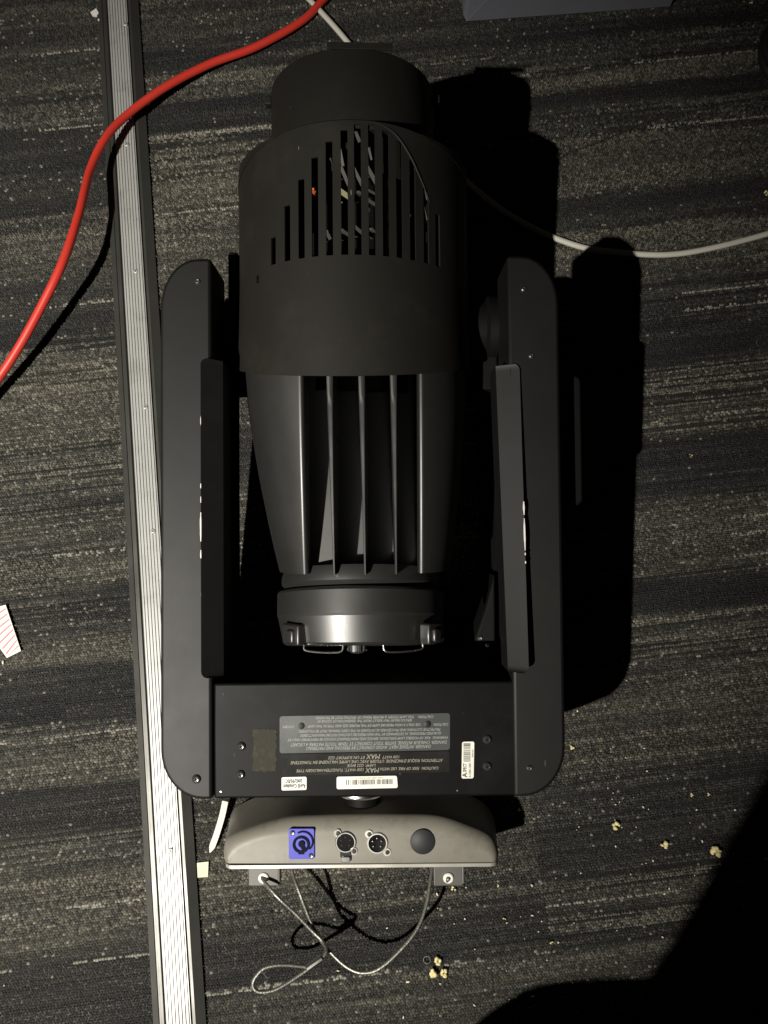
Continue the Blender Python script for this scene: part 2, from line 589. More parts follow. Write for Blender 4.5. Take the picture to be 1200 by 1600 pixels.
def tile_object(u0, v0, tab):
    """one carpet tile: a slab and the yarn loops that stand on it"""
    half = TS / 2 - TG / 2
    nu, nv = int(TS / PU), int(TS / PV)
    iu, iv = np.meshgrid(np.arange(nu), np.arange(nv), indexing='ij')
    iu, iv = iu.ravel(), iv.ravel()
    gu = (iu + 0.5 + 0.5 * (iv % 2)) * (TS / nu) + rng.normal(0, 0.00055, iu.size)
    gv = (iv + 0.5) * (TS / nv) + rng.normal(0, 0.00040, iu.size)
    gu = np.clip(gu, 0.0008, TS - 0.0008)
    U, V = u0 + gu, v0 + gv
    # keep only what lies in or near the picture
    P = np.array(CR)[:2, :2] @ np.vstack([U, V]) + np.array([[sB.x], [sB.y]])
    dep = CAM_H * math.cos(CAM_TILT) + P[1] * math.sin(CAM_TILT)
    px = P[0] / dep * FPX
    py = -(P[1] * math.cos(CAM_TILT) - CAM_H * math.sin(CAM_TILT)) / dep * FPX
    keep = (np.abs(px) < 700) & (np.abs(py) < 900) & (np.abs(U) > 0.012)
    gu, gv, U, V, iu, iv = (q[keep] for q in (gu, gv, U, V, iu, iv))
    n = U.size
    bmv = [(-half, -half, -.0045), (half, -half, -.0045), (half, half, -.0045), (-half, half, -.0045), (-half, -half, .0030), (half, -half, .0030), (half, half, .0030), (-half, half, .0030)]
    bmf = [(0, 3, 2, 1), (4, 5, 6, 7), (0, 1, 5, 4), (1, 2, 6, 5), (2, 3, 7, 6), (3, 0, 4, 7)]
    me = bpy.data.meshes.new("carpet_tile")
    if n == 0:
        me.from_pydata(bmv, [], bmf)
        me.materials.append(M_carpet)
        return me
    row = np.floor(V / PV).astype(int)
    vq = row * PV
    warp = 0.016 * (vnoise(U * 3.3, vq * 14.0, 3) - 0.5) + 0.012 * (vnoise(U * 8.0, vq * 110.0, 4) - 0.5)
    # which band sequence a loop belongs to: tiles left of the strip, tiles right of the seam, tiles between
    if tab == 2:
        which = np.full(n, 2)
    elif v0 < row0 - 0.01:
        which = np.where(U < 0, 0, 1)
    else:
        cut_ = 0.34 + 0.30 * (h2(np.floor(V / 0.016), row * 0, 15) - 0.5) + 0.10 * (h2(row, row * 0, 16) - 0.5)
        which = np.where(U < 0, 0, np.where(U < cut_, 1, 2))
    tone, mix = np.zeros(n), np.zeros(n)
    for k in range(3):
        sel = which == k
        tone[sel] = np.interp((vq + warp)[sel], TABS[k][0], TABS[k][1])
        mix[sel] = np.interp((vq + warp)[sel], TABS[k][0], TABS[k][2])
    tone = tone + 0.30 * (vnoise(U * 2.2, vq * 34.0, 7) - 0.5) + 0.34 * (vnoise(U * 5.5, vq * 120.0, 8) - 0.5)
    mix = np.clip(mix + 0.45 * (vnoise(U * 2.6, vq * 40.0, 18) - 0.35), 0.1, 1)
    seg = np.floor(U * 2.4 + h2(row, row, 5) * 9)
    rr_ = h2(row, seg, 6)
    alt = np.where(rr_ > 0.52, 1.75, np.where(rr_ > 0.28, 0.75, 0.18))
    lit = np.interp(tone, PAL_T, np.arange(5))
    col = np.stack([np.interp(tone, PAL_T, PAL_C[:, k]) for k in range(3)], 1)
    f = 1 + mix * (alt - 1)
    r1, r2, r3 = rng.random(n), rng.random(n), rng.random(n)
    f = f * (0.32 + 1.25 * r1 ** 1.3)
    col = col * f[:, None]
    sp_ = (r2 > 0.986) & (tone > 0.3)
    col[sp_] = col[sp_] * 0.4 + np.array([.15, .14, .115])
    for k, lv in [(k, lv) for k in range(3) for lv in TABS[k][3]]:
        on = (which == k) & (np.abs(V - lv + 0.004 * (vnoise(U * 3.0, U * 0, 9) - 0.5)) < PV * 0.62) & (vnoise(U * 14.0, V * 0, 10) > 0.30) & (r3 > 0.25)
        col[on] = np.array([.20, .188, .155]) * (0.6 + 0.6 * r1[on])[:, None]
    hgt = (0.0024 + 0.0012 * r3) * (0.75 + 0.5 * h2(row, row * 0, 11)) * (0.8 + 0.4 * np.clip(f, 0, 1.4))
    NB = 6
    ang = np.arange(NB) * 2 * math.pi / NB
    ru, rv = PU * (0.52 + 0.16 * r2), PV * (0.52 + 0.14 * r1)
    rot = (r3 - 0.5) * 0.9
    bx_ = ru[:, None] * np.cos(ang)[None]
    by_ = rv[:, None] * np.sin(ang)[None]
    cx = (gu - TS / 2)[:, None] + bx_ * np.cos(rot)[:, None] - by_ * np.sin(rot)[:, None]
    cy = (gv - TS / 2)[:, None] + bx_ * np.sin(rot)[:, None] + by_ * np.cos(rot)[:, None]
    cz = np.full_like(cx, 0.0029)
    top = np.stack([gu - TS / 2 + rng.normal(0, .0004, n), gv - TS / 2 + rng.normal(0, .0004, n), 0.003 + hgt], 1)
    vv = np.concatenate([np.stack([cx, cy, cz], 2), top[:, None, :]], 1).reshape(-1, 3)
    k0 = 8 + np.arange(n) * (NB + 1)
    tri = np.stack([np.stack([k0 + a, k0 + (a + 1) % NB, k0 + NB], 1) for a in range(NB)], 1).reshape(-1, 3)
    nvt = 8 + n * (NB + 1)
    co = np.concatenate([np.array(bmv), vv]).astype(np.float32)
    me.vertices.add(nvt)
    me.vertices.foreach_set("co", co.ravel())
    li = np.concatenate([np.array(bmf).ravel(), tri.ravel()]).astype(np.int32)
    me.loops.add(li.size)
    me.loops.foreach_set("vertex_index", li)
    npoly = 6 + tri.shape[0]
    ls = np.concatenate([np.arange(6) * 4, 24 + np.arange(tri.shape[0]) * 3]).astype(np.int32)
    me.polygons.add(npoly)
    me.polygons.foreach_set("loop_start", ls)
    me.polygons.foreach_set("material_index", np.concatenate([np.zeros(6), np.ones(tri.shape[0])]).astype(np.int32))
    me.polygons.foreach_set("use_smooth", np.concatenate([np.zeros(6), np.ones(tri.shape[0])]).astype(bool))
    me.materials.append(M_carpet)
    me.materials.append(M_pile)
    at = me.attributes.new("yarn", 'FLOAT_COLOR', 'POINT')
    cc = np.ones((nvt, 4), np.float32)
    cc[:8, :3] = 0.02
    cc[8:, :3] = np.repeat(col, NB + 1, 0)
    at.data.foreach_set("color", cc.ravel())
    me.update(calc_edges=True)
    me.validate()
    return me


seam_hi = carpet_xy(W(1040, 800))[0]
seam_lo = carpet_xy(W(850, 1400))[0]
row0 = carpet_xy(W(850, 1190))[1]
random.seed(4)
for j in range(-4, 6):
    v0 = row0 + TS * j
    x_ref = seam_hi if j % 2 == 0 else seam_lo
    for i in range(-6, 5):
        u0 = x_ref + TS * i
        if u0 > 1.9 or u0 + TS < -1.5:
            continue
        spans = [(u0, 2)] if i >= 0 else [(u0, 1 if u0 + TS * 0.5 > 0 else 0)]
        me = tile_object(u0, v0, spans[0][1])
        o = bpy.data.objects.new("carpet_tile", me)
        COL.objects.link(o)
        o.parent = floor
        o.location = (u0 + TS / 2, v0 + TS / 2, 0.020 - 0.0055 + random.uniform(-0.0002, 0.0002))

# ------------------------------------------------------------------ threshold strip
strip = bpy.data.objects.new("threshold_strip", None)
COL.objects.link(strip)
strip.location = (sB.x, sB.y, 0.001)
strip.rotation_euler = (0, 0, CANG)
tag(strip, "long ribbed aluminium threshold strip with dark edge trims screwed down across the carpet", "threshold strip")
STW = (W(298, 1560) - W(261, 1560)).length / 2        # half width of the ribbed centre


def extrude_profile(name, prof, y0, y1, mat, parent, n=1, angle=30):
    bm = bmesh.new()
    prev = None
    for k in range(n + 1):
        y = y0 + (y1 - y0) * k / n
        ring = [bm.verts.new((p[0], y, p[1])) for p in prof]
        if prev:
            for i in range(len(prof)):
                j = (i + 1) % len(prof)
                bm.faces.new((prev[i], prev[j], ring[j], ring[i]))
        else:
            bm.faces.new(ring[::-1])
        prev = ring
    bm.faces.new(prev)
    return from_bm(name, bm, mat, parent, True, angle)


prof = [(-STW, 0.0), (-STW, 0.0066)]
nrib = 7
pitch = 2 * STW / nrib
for k in range(nrib):
    x0 = -STW + pitch * k
    prof += [(x0 + pitch * 0.12, 0.0084), (x0 + pitch * 0.60, 0.0084), (x0 + pitch * 0.70, 0.0064), (x0 + pitch * 1.0 - 0.0001, 0.0064)]
prof[-1] = (STW, 0.0066)
prof += [(STW, 0.0)]
extrude_profile("ribbed_centre", prof, -0.5, 2.2, M_alu, strip)
tw = 0.021
extrude_profile("edge_trim", [(-STW - tw, 0.0), (-STW - tw, 0.003), (-STW - tw * 0.55, 0.0068), (-STW - tw * 0.50, 0.0052), (-STW - tw * 0.40, 0.0052),
                              (-STW - tw * 0.34, 0.0085), (-STW - tw * 0.16, 0.0085), (-STW - tw * 0.10, 0.0045), (-STW - 0.0004, 0.0045), (-STW - 0.0004, 0.0)],
                -0.5, 2.2, M_trim, strip)
extrude_profile("edge_trim", [(STW + 0.0004, 0.0), (STW + 0.0004, 0.002), (STW + tw * 0.13, 0.002), (STW + tw * 0.16, 0.0088), (STW + tw * 0.36, 0.0092),
                              (STW + tw * 0.55, 0.0070), (STW + tw * 1.0, 0.0022), (STW + tw, 0.0)],
                -0.5, 2.2, M_trim, strip)


def screw_mesh(name, r, h, slot=True):
    bm = bmesh.new()
    prof = [(r, 0), (r, h * 0.25), (r * 0.86, h * 0.7), (r * 0.55, h), (r * 0.50, h * 0.98), (0, h)]
    add_lathe(bm, prof, 18)
    if slot:                                             # crossed recess
        for a in (0.4, 0.4 + math.pi / 2):
            add_box(bm, (0, 0, h * 1.0), (r * 0.9, r * 0.22, h * 0.12), Matrix.Rotation(a, 3, 'Z'), 1)
    bmesh.ops.recalc_face_normals(bm, faces=bm.faces[:])
    me = bpy.data.meshes.new(name)
    bm.to_mesh(me)
    bm.free()
    me.polygons.foreach_set("use_smooth", [True] * len(me.polygons))
    me.set_sharp_from_angle(angle=R(40))
    return me


sc_alu = screw_mesh("screw", 0.0042, 0.0022)
sc_alu.materials.append(M_alu)
sc_alu.materials.append(M_dark)
for (px, py) in ((196, 38), (198, 226), (212, 424), (227, 636), (239, 830), (267, 1329)):
    x, y = carpet_xy(W(px, py, 0.009))
    o = bpy.data.objects.new("screw", sc_alu)
    COL.objects.link(o)
    o.parent = strip
    o.location = (x, y, 0.0078)

# ------------------------------------------------------------------ the moving light
fix = bpy.data.objects.new("moving_head_light", None)
COL.objects.link(fix)
fix.matrix_world = FM
tag(fix, "black moving head stage light with slotted cover and grey base lying on the carpet", "stage light")

ARM_D, BOX_D = 0.085, 0.222
xo = abs(L(250, 900).x)
xi = abs(L(330, 900).x) - 0.001
y_top, y_bot = L(330, 403).y, L(330, 1250).y
rc = 0.062


def arm_outline(s, inset=0.0, top=None):
    yt = (y_top if top is None else top) - inset
    yb = y_bot + inset
    X0, X1 = xo - inset, xi + inset
    r_ = rc - inset
    pts = [(X1, yb)]
    for i in range(11):
        t = R(-90 + 9 * i)
        pts.append((X0 - r_ * 0.85 + r_ * 0.85 * math.cos(t), yb + r_ + r_ * math.sin(t)))
    for i in range(11):
        t = R(9 * i)
        pts.append((X0 - r_ * 0.75 + r_ * 0.75 * math.cos(t), yt - r_ + r_ * math.sin(t)))
    pts.append((X1, yt))
    return [(p[0] * s, p[1]) for p in pts]


sc_blk = screw_mesh("screw", 0.0056, 0.0036)
sc_blk.materials.append(M_screw)
sc_blk.materials.append(M_dark)
sc_stl = screw_mesh("screw", 0.0036, 0.0024)
sc_stl.materials.append(M_steel)
sc_stl.materials.append(M_dark)


def put(name, me, parent, loc, rot=None):
    o = bpy.data.objects.new(name, me)
    COL.objects.link(o)
    o.parent = parent
    o.location = loc
    if rot:
        o.rotation_euler = rot
    return o


for s in (-1, 1):
    bm = bmesh.new()
    add_prism(bm, arm_outline(s), -ARM_D, 0.0)
    arm = from_bm("yoke_arm", bm, M_yoke, fix)
    bevel(arm, 0.0045, 3)
    # deep part behind the front shell
    bm = bmesh.new()
    add_prism(bm, arm_outline(s, 0.006, top=y_top - 0.055), -BOX_D, -ARM_D + 0.001)
    bx = from_bm("arm_housing", bm, M_yoke, arm)
    bevel(bx, 0.004, 2)
    # pivot hub between arm and head
    bm = bmesh.new()
    y_p = L(400, 480).y
    add_lathe(bm, [(0, 0.0), (0.045, 0.0), (0.045, 0.012), (0.038, 0.016), (0.038, 0.045), (0, 0.045)], 40,
              Matrix.Translation((s * (xi + 0.001), y_p, -0.115)) @ Matrix.Rotation(-s * math.pi / 2, 4, 'Y'))
    from_bm("tilt_hub", bm, M_dark, arm)
    # small knob / lock beside the hub
    bm = bmesh.new()
    add_box(bm, (s * (xi - 0.010), L(400, 490).y, -0.110), (0.022, 0.03, 0.03))
    add_box(bm, (s * (xi - 0.010), L(400, 535).y, -0.125), (0.024, 0.085, 0.05))
    lk = from_bm("tilt_lock", bm, M_dark, arm, False)
    bevel(lk, 0.003, 2)
    # slanting inner flap: outer lip stands proud, face turned to the inside
    fy0, fy1 = (L(320, 562).y, L(320, 1058).y) if s < 0 else (L(820, 569).y, L(820, 1048).y)
    bm = bmesh.new()
    prev = None
    ln_ = abs(fy1 - fy0)
    ends = [0.0, 0.0006, 0.0018, 0.0036, 0.0058, 0.008]
    stops = [e / ln_ for e in ends] + [i / 12 for i in range(1, 12)] + [1 - e / ln_ for e in ends[::-1]]
    for t in stops:
        y = fy0 + (fy1 - fy0) * t
        de = min(t, 1 - t) * ln_
        cut = 0.008 - math.sqrt(max(0.0, 0.008 ** 2 - (0.008 - de) ** 2)) if de < 0.008 else 0.0
        if s < 0:
            lx, lz, ix, iz = -0.1970 + cut, 0.0085, -0.1725, -0.0085
        else:
            lx, lz, ix, iz = 0.1985 + 0.0035 * t - cut, 0.0035 + 0.0155 * t, 0.1700 + 0.0090 * t, -0.008 + 0.0100 * t
        q = [(lx, lz - 0.0015), (lx, lz), (ix, iz), (ix, iz - 0.05), (ix + s * 0.0018, iz - 0.05), (ix + s * 0.0018, iz - 0.0022)]
        ring = [bm.verts.new((p[0], y, p[1])) for p in q]
        if prev:
            for i in range(len(q)):
                j = (i + 1) % len(q)
                bm.faces.new((prev[i], prev[j], ring[j], ring[i]))
        else:
            bm.faces.new(ring)
        prev = ring
    bm.faces.new(prev[::-1])
    fl = from_bm("inner_flap", bm, M_yoke, arm, True, 25)
    bevel(fl, 0.0010, 2)
    # bare metal where paint has chipped off the lip
    random.seed(11 + s)
    spans = [(650, 668, .5), (756, 764, .7), (776, 786, .7), (801, 846, 1.3), (859, 872, 1.0), (900, 940, .3)] if s < 0 else \
            [(784, 805, 1.3), (810, 860, 1.3), (863, 867, 1), (876, 880, 1)]
    for a, b, w_ in spans:
        ppx = 320 if s < 0 else 819
        ya, yb = L(ppx, a).y, L(ppx, b).y
        k = max(3, int(abs(ya - yb) / 0.004))
        path = []
        for i in range(k + 1):
            y = ya + (yb - ya) * i / k
            t = (y - fy0) / (fy1 - fy0)
            path.append(Vector((-0.1968, y, 0.0080)) if s < 0 else Vector((0.1984 + 0.0035 * t, y, 0.0032 + 0.0155 * t)))
        rad = [w_ * 0.0011 * (0.35 + 0.65 * math.sin(math.pi * (i + 0.3) / (k + 0.6))) * random.uniform(0.7, 1.1) for i in range(k + 1)]
        bm = bmesh.new()
        add_tube(bm, path, rad, 6)
        from_bm("paint_chip", bm, M_chip, arm)
    # fasteners
    for (px, py, me) in (((309, 440, sc_stl), (307, 1217, sc_blk)) if s < 0 else ((818, 452, sc_stl), (827, 1200, sc_stl), (830, 556, sc_stl))):
        p = L(px, py, 0.0)
        put("screw", me, arm, (p.x, p.y, -0.0002))
    # gusset in the inner corner, deep between arm and cross bar
    if s > 0:
        bm = bmesh.new()
        gx, gy = s * (xi - 0.0015), L(600, 1066, -0.13).y
        tri = [(gx, gy), (gx, gy + 0.15), (gx - s * 0.014, gy + 0.10), (gx - s * 0.05, gy)]
        add_prism(bm, tri, -0.20, -0.130)
        gs = from_bm("gusset", bm, M_dark, arm)
        bevel(gs, 0.003, 2)
        for (ax, ay) in ((0.012, 0.05), (0.022, 0.06)):
            put("screw", sc_stl, arm, (gx - s * ax, gy + ay, -0.1302))

# right arm carries a grab handle low on its outer side
bm = bmesh.new()
hx, hy0, hy1 = xo, L(900, 586, -0.052).y, L(900, 790, -0.052).y
add_prism(bm, round_rect(hx - 0.002, hx + 0.040, hy1, hy0, 0.010), -0.080, -0.052)
hd = from_bm("side_handle", bm, M_dark, fix)
bevel(hd, 0.003, 2)

# cross bar
BZ = -0.005
bx0, bx1 = L(334, 1150, BZ).x, L(806, 1150, BZ).x
by0, by1 = L(567, 1246, BZ).y, L(567, 1066, BZ).y
bm = bmesh.new()
add_box(bm, ((bx0 + bx1) / 2, (by0 + by1) / 2, (BZ - BOX_D) / 2), (bx1 - bx0, by1 - by0, BOX_D + BZ))
bar = from_bm("cross_bar", bm, M_bar, fix)
bevel(bar, 0.003, 3)
bm = bmesh.new()
add_box(bm, (0, by1 - 0.004, -0.10), (2 * xi - 0.004, 0.006, 0.15))
from_bm("bar_back_plate", bm, M_dark, fix, False)
for (px, py) in ((377, 1166), (376, 1210), (761, 1155), (761, 1197)):
    p = L(px, py, BZ)
    put("screw", sc_blk, bar, (p.x, p.y, BZ - 0.0002))
for (px, py) in ((346, 1237), (715, 1235)):
    p = L(px, py, BZ)
    bm = bmesh.new()
    add_lathe(bm, [(0.0016, 0), (0.0012, 0.0012), (0, 0.0014)], 10, Matrix.Translation((p.x, p.y, BZ)))
    from_bm("rivet", bm, M_chrome, bar)


# ---- labels and their print
def text_mesh(body, bold=0.0):
    c = bpy.data.curves.new("txt", 'FONT')
    c.body = body
    c.size = 1.0
    c.resolution_u = 2
    c.shear = 0.25 if bold == 0 else 0.0
    c.offset = bold
    o = bpy.data.objects.new("txt", c)
    COL.objects.link(o)
    dg = bpy.context.evaluated_depsgraph_get()
    dg.update()
    me = bpy.data.meshes.new_from_object(o.evaluated_get(dg))
    bpy.data.objects.remove(o)
    bpy.data.curves.remove(c)
    return me


def add_text(bm, body, A, B, cap, z, bold=0.0):
    """body runs from A to B (fixture xy); cap = capital height"""
    me = text_mesh(body, bold)
    xs = [v.co.x for v in me.vertices]
    if not xs:
        return
    x0, x1 = min(xs), max(xs)
    ux = Vector((B[0] - A[0], B[1] - A[1]))
    wl = ux.length
    ux.normalize()
    uy = Vector((-ux.y, ux.x))
    kx, ky = wl / (x1 - x0), cap / 0.69
    idx = []
    for v in me.vertices:
        a, b = (v.co.x - x0) * kx, v.co.y * ky - cap / 2
        idx.append(bm.verts.new((A[0] + ux.x * a + uy.x * b, A[1] + ux.y * a + uy.y * b, z)))
    for p in me.polygons:
        try:
            bm.faces.new([idx[i] for i in p.vertices])
        except ValueError:
            pass
    bpy.data.meshes.remove(me)


def quad_px(name, corners, z0, th, mat, parent, r=0.002):
    """label sheet from four photograph corners, on the bar's plane"""
    P = [L(px, py, z0) for px, py in corners]
    bm = bmesh.new()
    cx = sum((p for p in P), Vector()) / 4
    pts = []
    for i in range(4):
        p, a, b = P[i], P[i - 1], P[(i + 1) % 4]
        da, db = (a - p).normalized(), (b - p).normalized()
        pts += [p + da * r, p + da * r * 0.3 + db * r * 0.3, p + db * r]
    add_prism(bm, [(p.x, p.y) for p in pts], z0, z0 + th)
    return from_bm(name, bm, mat, parent, False)


def lxy(px, py):
    p = L(px, py, BZ)
    return (p.x, p.y)


PXM = (L(601, 1150, BZ) - L(600, 1150, BZ)).length
gl = quad_px("warning_label", ((437, 1119), (703, 1114), (703, 1171.5), (437, 1177)), BZ + 0.0001, 0.0006, M_glabel, fix, 0.003)
gl["label"] = "grey warning label printed upside down"
zt = BZ + 0.00085
bm = bmesh.new()
for body, xr, yr, xl, yl, cap in (
        ("DANGER: INTENSE HEAT. AVOID CONTACT BY PERSONS AND MATERIALS", 673, 1166.0, 478, 1169.5, 5.0),
        ("DANGER: CHALEUR INTENSE. EVITER TOUT CONTACT ET TENIR TOUTE MATIERE A L'ECART", 698, 1159.3, 454, 1163.6, 5.0),
        ("WARNING:  RISK OF POSSIBLE LAMP EXPLOSION. SERVICE AND MAINTENANCE SHOULD BE PERFORMED ONLY BY", 699.5, 1152.0, 449, 1156.0, 4.0),
        ("QUALIFIED PERSONNEL AS DETERMINED BY THE HIGH PRESSURE LIGHTING FIXTURE MANUFACTURERS", 689, 1145.3, 469, 1149.2, 4.0),
        ("PROTECTIVE CLOTHING AND PROCEDURES AS OUTLINED IN THE USER'S MANUAL MUST BE FOLLOWED", 688, 1139.3, 467, 1142.8, 4.0),
        ("USE ONLY A HIGH PRESSURE LAMP OF THE PROPER SIZE AND TYPE IN THIS LAMP", 657, 1132.0, 481, 1134.7, 4.0),
        ("CAUTION:", 700, 1131.6, 677, 1132.0, 4.2),
        ("SYSTEM.", 460, 1135.2, 442, 1135.5, 3.8),
        ("SERIOUS INJURY MAY RESULT FROM THE GENERATION OF OZONE BY", 644, 1125.0, 495, 1127.0, 4.0),
        ("CAUTION:", 677, 1119.7, 653, 1120.0, 4.2),
        ("THIS LAMP SYSTEM. A PROPER MEANS OF VENTING MUST BE PROVIDED", 647, 1119.6, 493, 1121.7, 4.0)):
    add_text(bm, body, lxy(xr, yr), lxy(xl, yl), cap * PXM, zt)
from_bm("print", bm, M_gprint, gl, False)
for (px, py) in ((471, 1134), (668, 1131)):
    p = L(px, py, BZ)
    bm = bmesh.new()
    add_lathe(bm, [(0.0040, 0), (0.0040, 0.0009), (0.0030, 0.0012), (0, 0.0012)], 20, Matrix.Translation((p.x, p.y, BZ + 0.0005)))
    from_bm("rivet_head", bm, M_blackpl, gl)
kl = quad_px("lamp_label", ((440, 1178.5), (702, 1173.5), (703, 1206), (441, 1212)), BZ + 0.0001, 0.0005, M_klabel, fix, 0.0015)
kl["label"] = "glossy black lamp rating label printed upside down"
zt = BZ + 0.0008
bm = bmesh.new()
for body, xr, yr, xl, yl, cap in (
        ("CAUTION:  RISK OF FIRE. USE WITH", 685, 1199.8, 594, 1201.2, 4.4),
        ("MAX", 592.5, 1203.0, 570.5, 1203.4, 7.2),
        ("1200 WATT, TUNGSTEN-HALOGEN TYPE", 568.5, 1202.2, 463, 1204.2, 4.4),
        ("LAMP. G22 BASE", 587, 1195.6, 542, 1196.3, 4.2),
        ("ATTENTION: RISQUE D'INCENDIE. UTILISER AVEC UNE LAMPE HALOGENE EN TUNGSTENE", 692, 1187.6, 454, 1191.6, 4.6),
        ("1200 WATT", 624, 1182.4, 597, 1182.8, 4.2),
        ("MAX", 594, 1181.8, 572, 1182.2, 7.2),
        ("ET UN SUPPORT G22", 570, 1183.2, 513, 1184.1, 4.4)):
    add_text(bm, body, lxy(xr, yr), lxy(xl, yl), cap * PXM, zt)
from_bm("print", bm, M_bprint, kl, False)

rl = quad_px("compliance_sticker", ((440, 1214.5), (479, 1213.5), (479, 1234), (440, 1235)), BZ + 0.0001, 0.0004, M_white, fix, 0.0015)
rl["label"] = "small white compliance sticker"
bm = bmesh.new()
add_text(bm, "RoHS Compliant", lxy(477, 1227.6), lxy(442.5, 1228.4), 5.4 * PXM, BZ + 0.0007, 0.03)
add_text(bm, "2002/95/EC", lxy(472.5, 1219.8), lxy(446, 1220.4), 5.2 * PXM, BZ + 0.0007, 0.03)
from_bm("print", bm, M_ink, rl, False)

bl = quad_px("barcode_sticker", ((526, 1213.5), (620, 1212), (621.5, 1231), (526, 1233)), BZ + 0.0001, 0.0004, M_white, fix, 0.002)
bl["label"] = "wide white barcode sticker"
random.seed(5)
bm = bmesh.new()


def bar_quad(bm, p0, p1, p2, p3, z):
    bm.faces.new([bm.verts.new((p[0], p[1], z)) for p in (p0, p1, p2, p3)])


x = 541.0
while x < 614:
    w_ = random.choice((0.7, 0.7, 1.1, 1.6))
    if not (548 < x < 550 or 585 < x < 587):
        bar_quad(bm, lxy(x, 1218.4 - (x - 541) * 0.018), lxy(x + w_, 1218.4 - (x - 541) * 0.018), lxy(x + w_, 1226.2 - (x - 541) * 0.018), lxy(x, 1226.2 - (x - 541) * 0.018), BZ + 0.0007)
    x += w_ + random.choice((0.8, 1.0, 1.7))
add_text(bm, "1200 000 0215 0017", lxy(600, 1214.9), lxy(556, 1215.8), 1.9 * PXM, BZ + 0.0007)
from_bm("print", bm, M_ink, bl, False)

al = quad_px("asset_sticker", ((722, 1159), (741, 1158.5), (740, 1216), (721, 1216.5)), BZ + 0.0001, 0.0004, M_white, fix, 0.002)
al["label"] = "narrow white asset sticker with sideways lettering"
bm = bmesh.new()
y = 1161.5
while y < 1190:
    w_ = random.choice((0.8, 0.8, 1.3, 1.8))
    bar_quad(bm, lxy(724, y), lxy(735, y), lxy(735, y + w_), lxy(724, y + w_), BZ + 0.0007)
    y += w_ + random.choice((0.8, 1.0, 1.6))
add_text(bm, "A", lxy(726.0, 1214.5), lxy(726.0, 1207.0), 7.2 * PXM, BZ + 0.0007, 0.02)
add_text(bm, "SPECT", lxy(726.0, 1206.2), lxy(726.0, 1192.5), 5.0 * PXM, BZ + 0.0007, 0.02)
add_text(bm, "0-1000-1000", lxy(734.0, 1214.0), lxy(734.0, 1192.5), 3.6 * PXM, BZ + 0.0007)
add_text(bm, "00001021", lxy(738.2, 1183.0), lxy(738.2, 1170.5), 2.2 * PXM, BZ + 0.0007)
from_bm("print", bm, M_ink, al, False)

# rough patch of glue left by an old pad
random.seed(8)
bm = bmesh.new()
edge = []
for k in range(60):
    t = k / 60 * 4
    side = int(t)
    f = t - side
    x, y = [(395 + 37 * f, 1139), (432, 1139 + 66 * f), (432 - 37 * f, 1205), (395, 1205 - 66 * f)][side]
    edge.append(lxy(x + random.uniform(-1.6, 1.6), y + random.uniform(-1.6, 1.6)))
add_prism(bm, edge, BZ + 0.0001, BZ + 0.0006)
gp = from_bm("glue_patch", bm, M_velcro, fix, False)

# ---- head: slotted cover shell
HZ, HR, HX = -0.100, 0.156, L(553, 430, -0.1).x
slots_px = [(427, 371), (449, 321), (471, 280), (492, 246), (514.5, 221), (538, 203), (559, 194), (581, 195), (603, 204),
            (624, 220), (645, 250), (666, 295), (684, 335)]
bot = on_cyl(559, 398, HR, HX, HZ)[1]
yf = on_cyl(553, 185, HR, HX, HZ)[1]
yr = on_cyl(560, 588, HR, HX, HZ)[1]
SW = 0.0082
slots = []
for (px, py) in slots_px:
    a_t, y_t = on_cyl(px, py, HR, HX, HZ)
    a_m = on_cyl(px, (py + 405) / 2, HR, HX, HZ)[0]
    slots.append((a_m - SW / 2 / HR, a_m + SW / 2 / HR, min(y_t, yf - 0.004)))
angs = [R(-118), R(118)]
for a, b, _ in slots:
    angs += [a, b]
ks = sorted(angs)
full = []
for i in range(len(ks) - 1):
    n = max(1, int((ks[i + 1] - ks[i]) / R(3.2)))
    full += [ks[i] + (ks[i + 1] - ks[i]) * j / n for j in range(n)]
full.append(ks[-1])
lev = sorted([yr, yr + 0.012, yr + 0.03, yr + 0.06, yr + 0.1, bot - 0.0012, bot] + [s_[2] for s_ in slots] + [min(s_[2] + 0.0012, yf - 0.0022) for s_ in slots] + [bot + 0.03, bot + 0.06, yf - 0.002, yf])
lev = [l for i, l in enumerate(lev) if i == 0 or l - lev[i - 1] > 1e-5]


def front_drop(a):
    return 0.030 * (1 - math.cos(min(abs(a), R(110)))) ** 1.1


bm = bmesh.new()
grid = []
for a in full:
    colv = []
    for k, y in enumerate(lev):
        rr_ = HR
        t = (y - yr) / (yf - yr)
        if t < 0.45:
            rr_ += 0.003 * (1 - t / 0.45)
        if k >= len(lev) - 1:
            rr_ -= 0.002
        yy = y
        if k >= len(lev) - 2:
            yy -= front_drop(a)
        if y < bot - 1e-6:
            yy += 0.045 * (1 - math.cos(a)) * (1 - (y - yr) / (bot - yr)) ** 2
        colv.append(bm.verts.new((HX + rr_ * math.sin(a), yy, HZ + rr_ * math.cos(a))))
    grid.append(colv)
for i in range(len(full) - 1):
    am = (full[i] + full[i + 1]) / 2
    sl = next((s_ for s_ in slots if s_[0] - 1e-6 < am < s_[1] + 1e-6), None)
    for k in range(len(lev) - 1):
        ym = (lev[k] + lev[k + 1]) / 2
        if sl and bot < ym < sl[2]:
            continue
        bm.faces.new((grid[i][k], grid[i + 1][k], grid[i + 1][k + 1], grid[i][k + 1]))
cover = from_bm("head_cover", bm, M_cover, fix, True, 50)
sm = cover.modifiers.new("solid", 'SOLIDIFY')
sm.thickness = 0.0022
sm.offset = -1
es = cover.modifiers.new("split", 'EDGE_SPLIT')
es.split_angle = R(40)
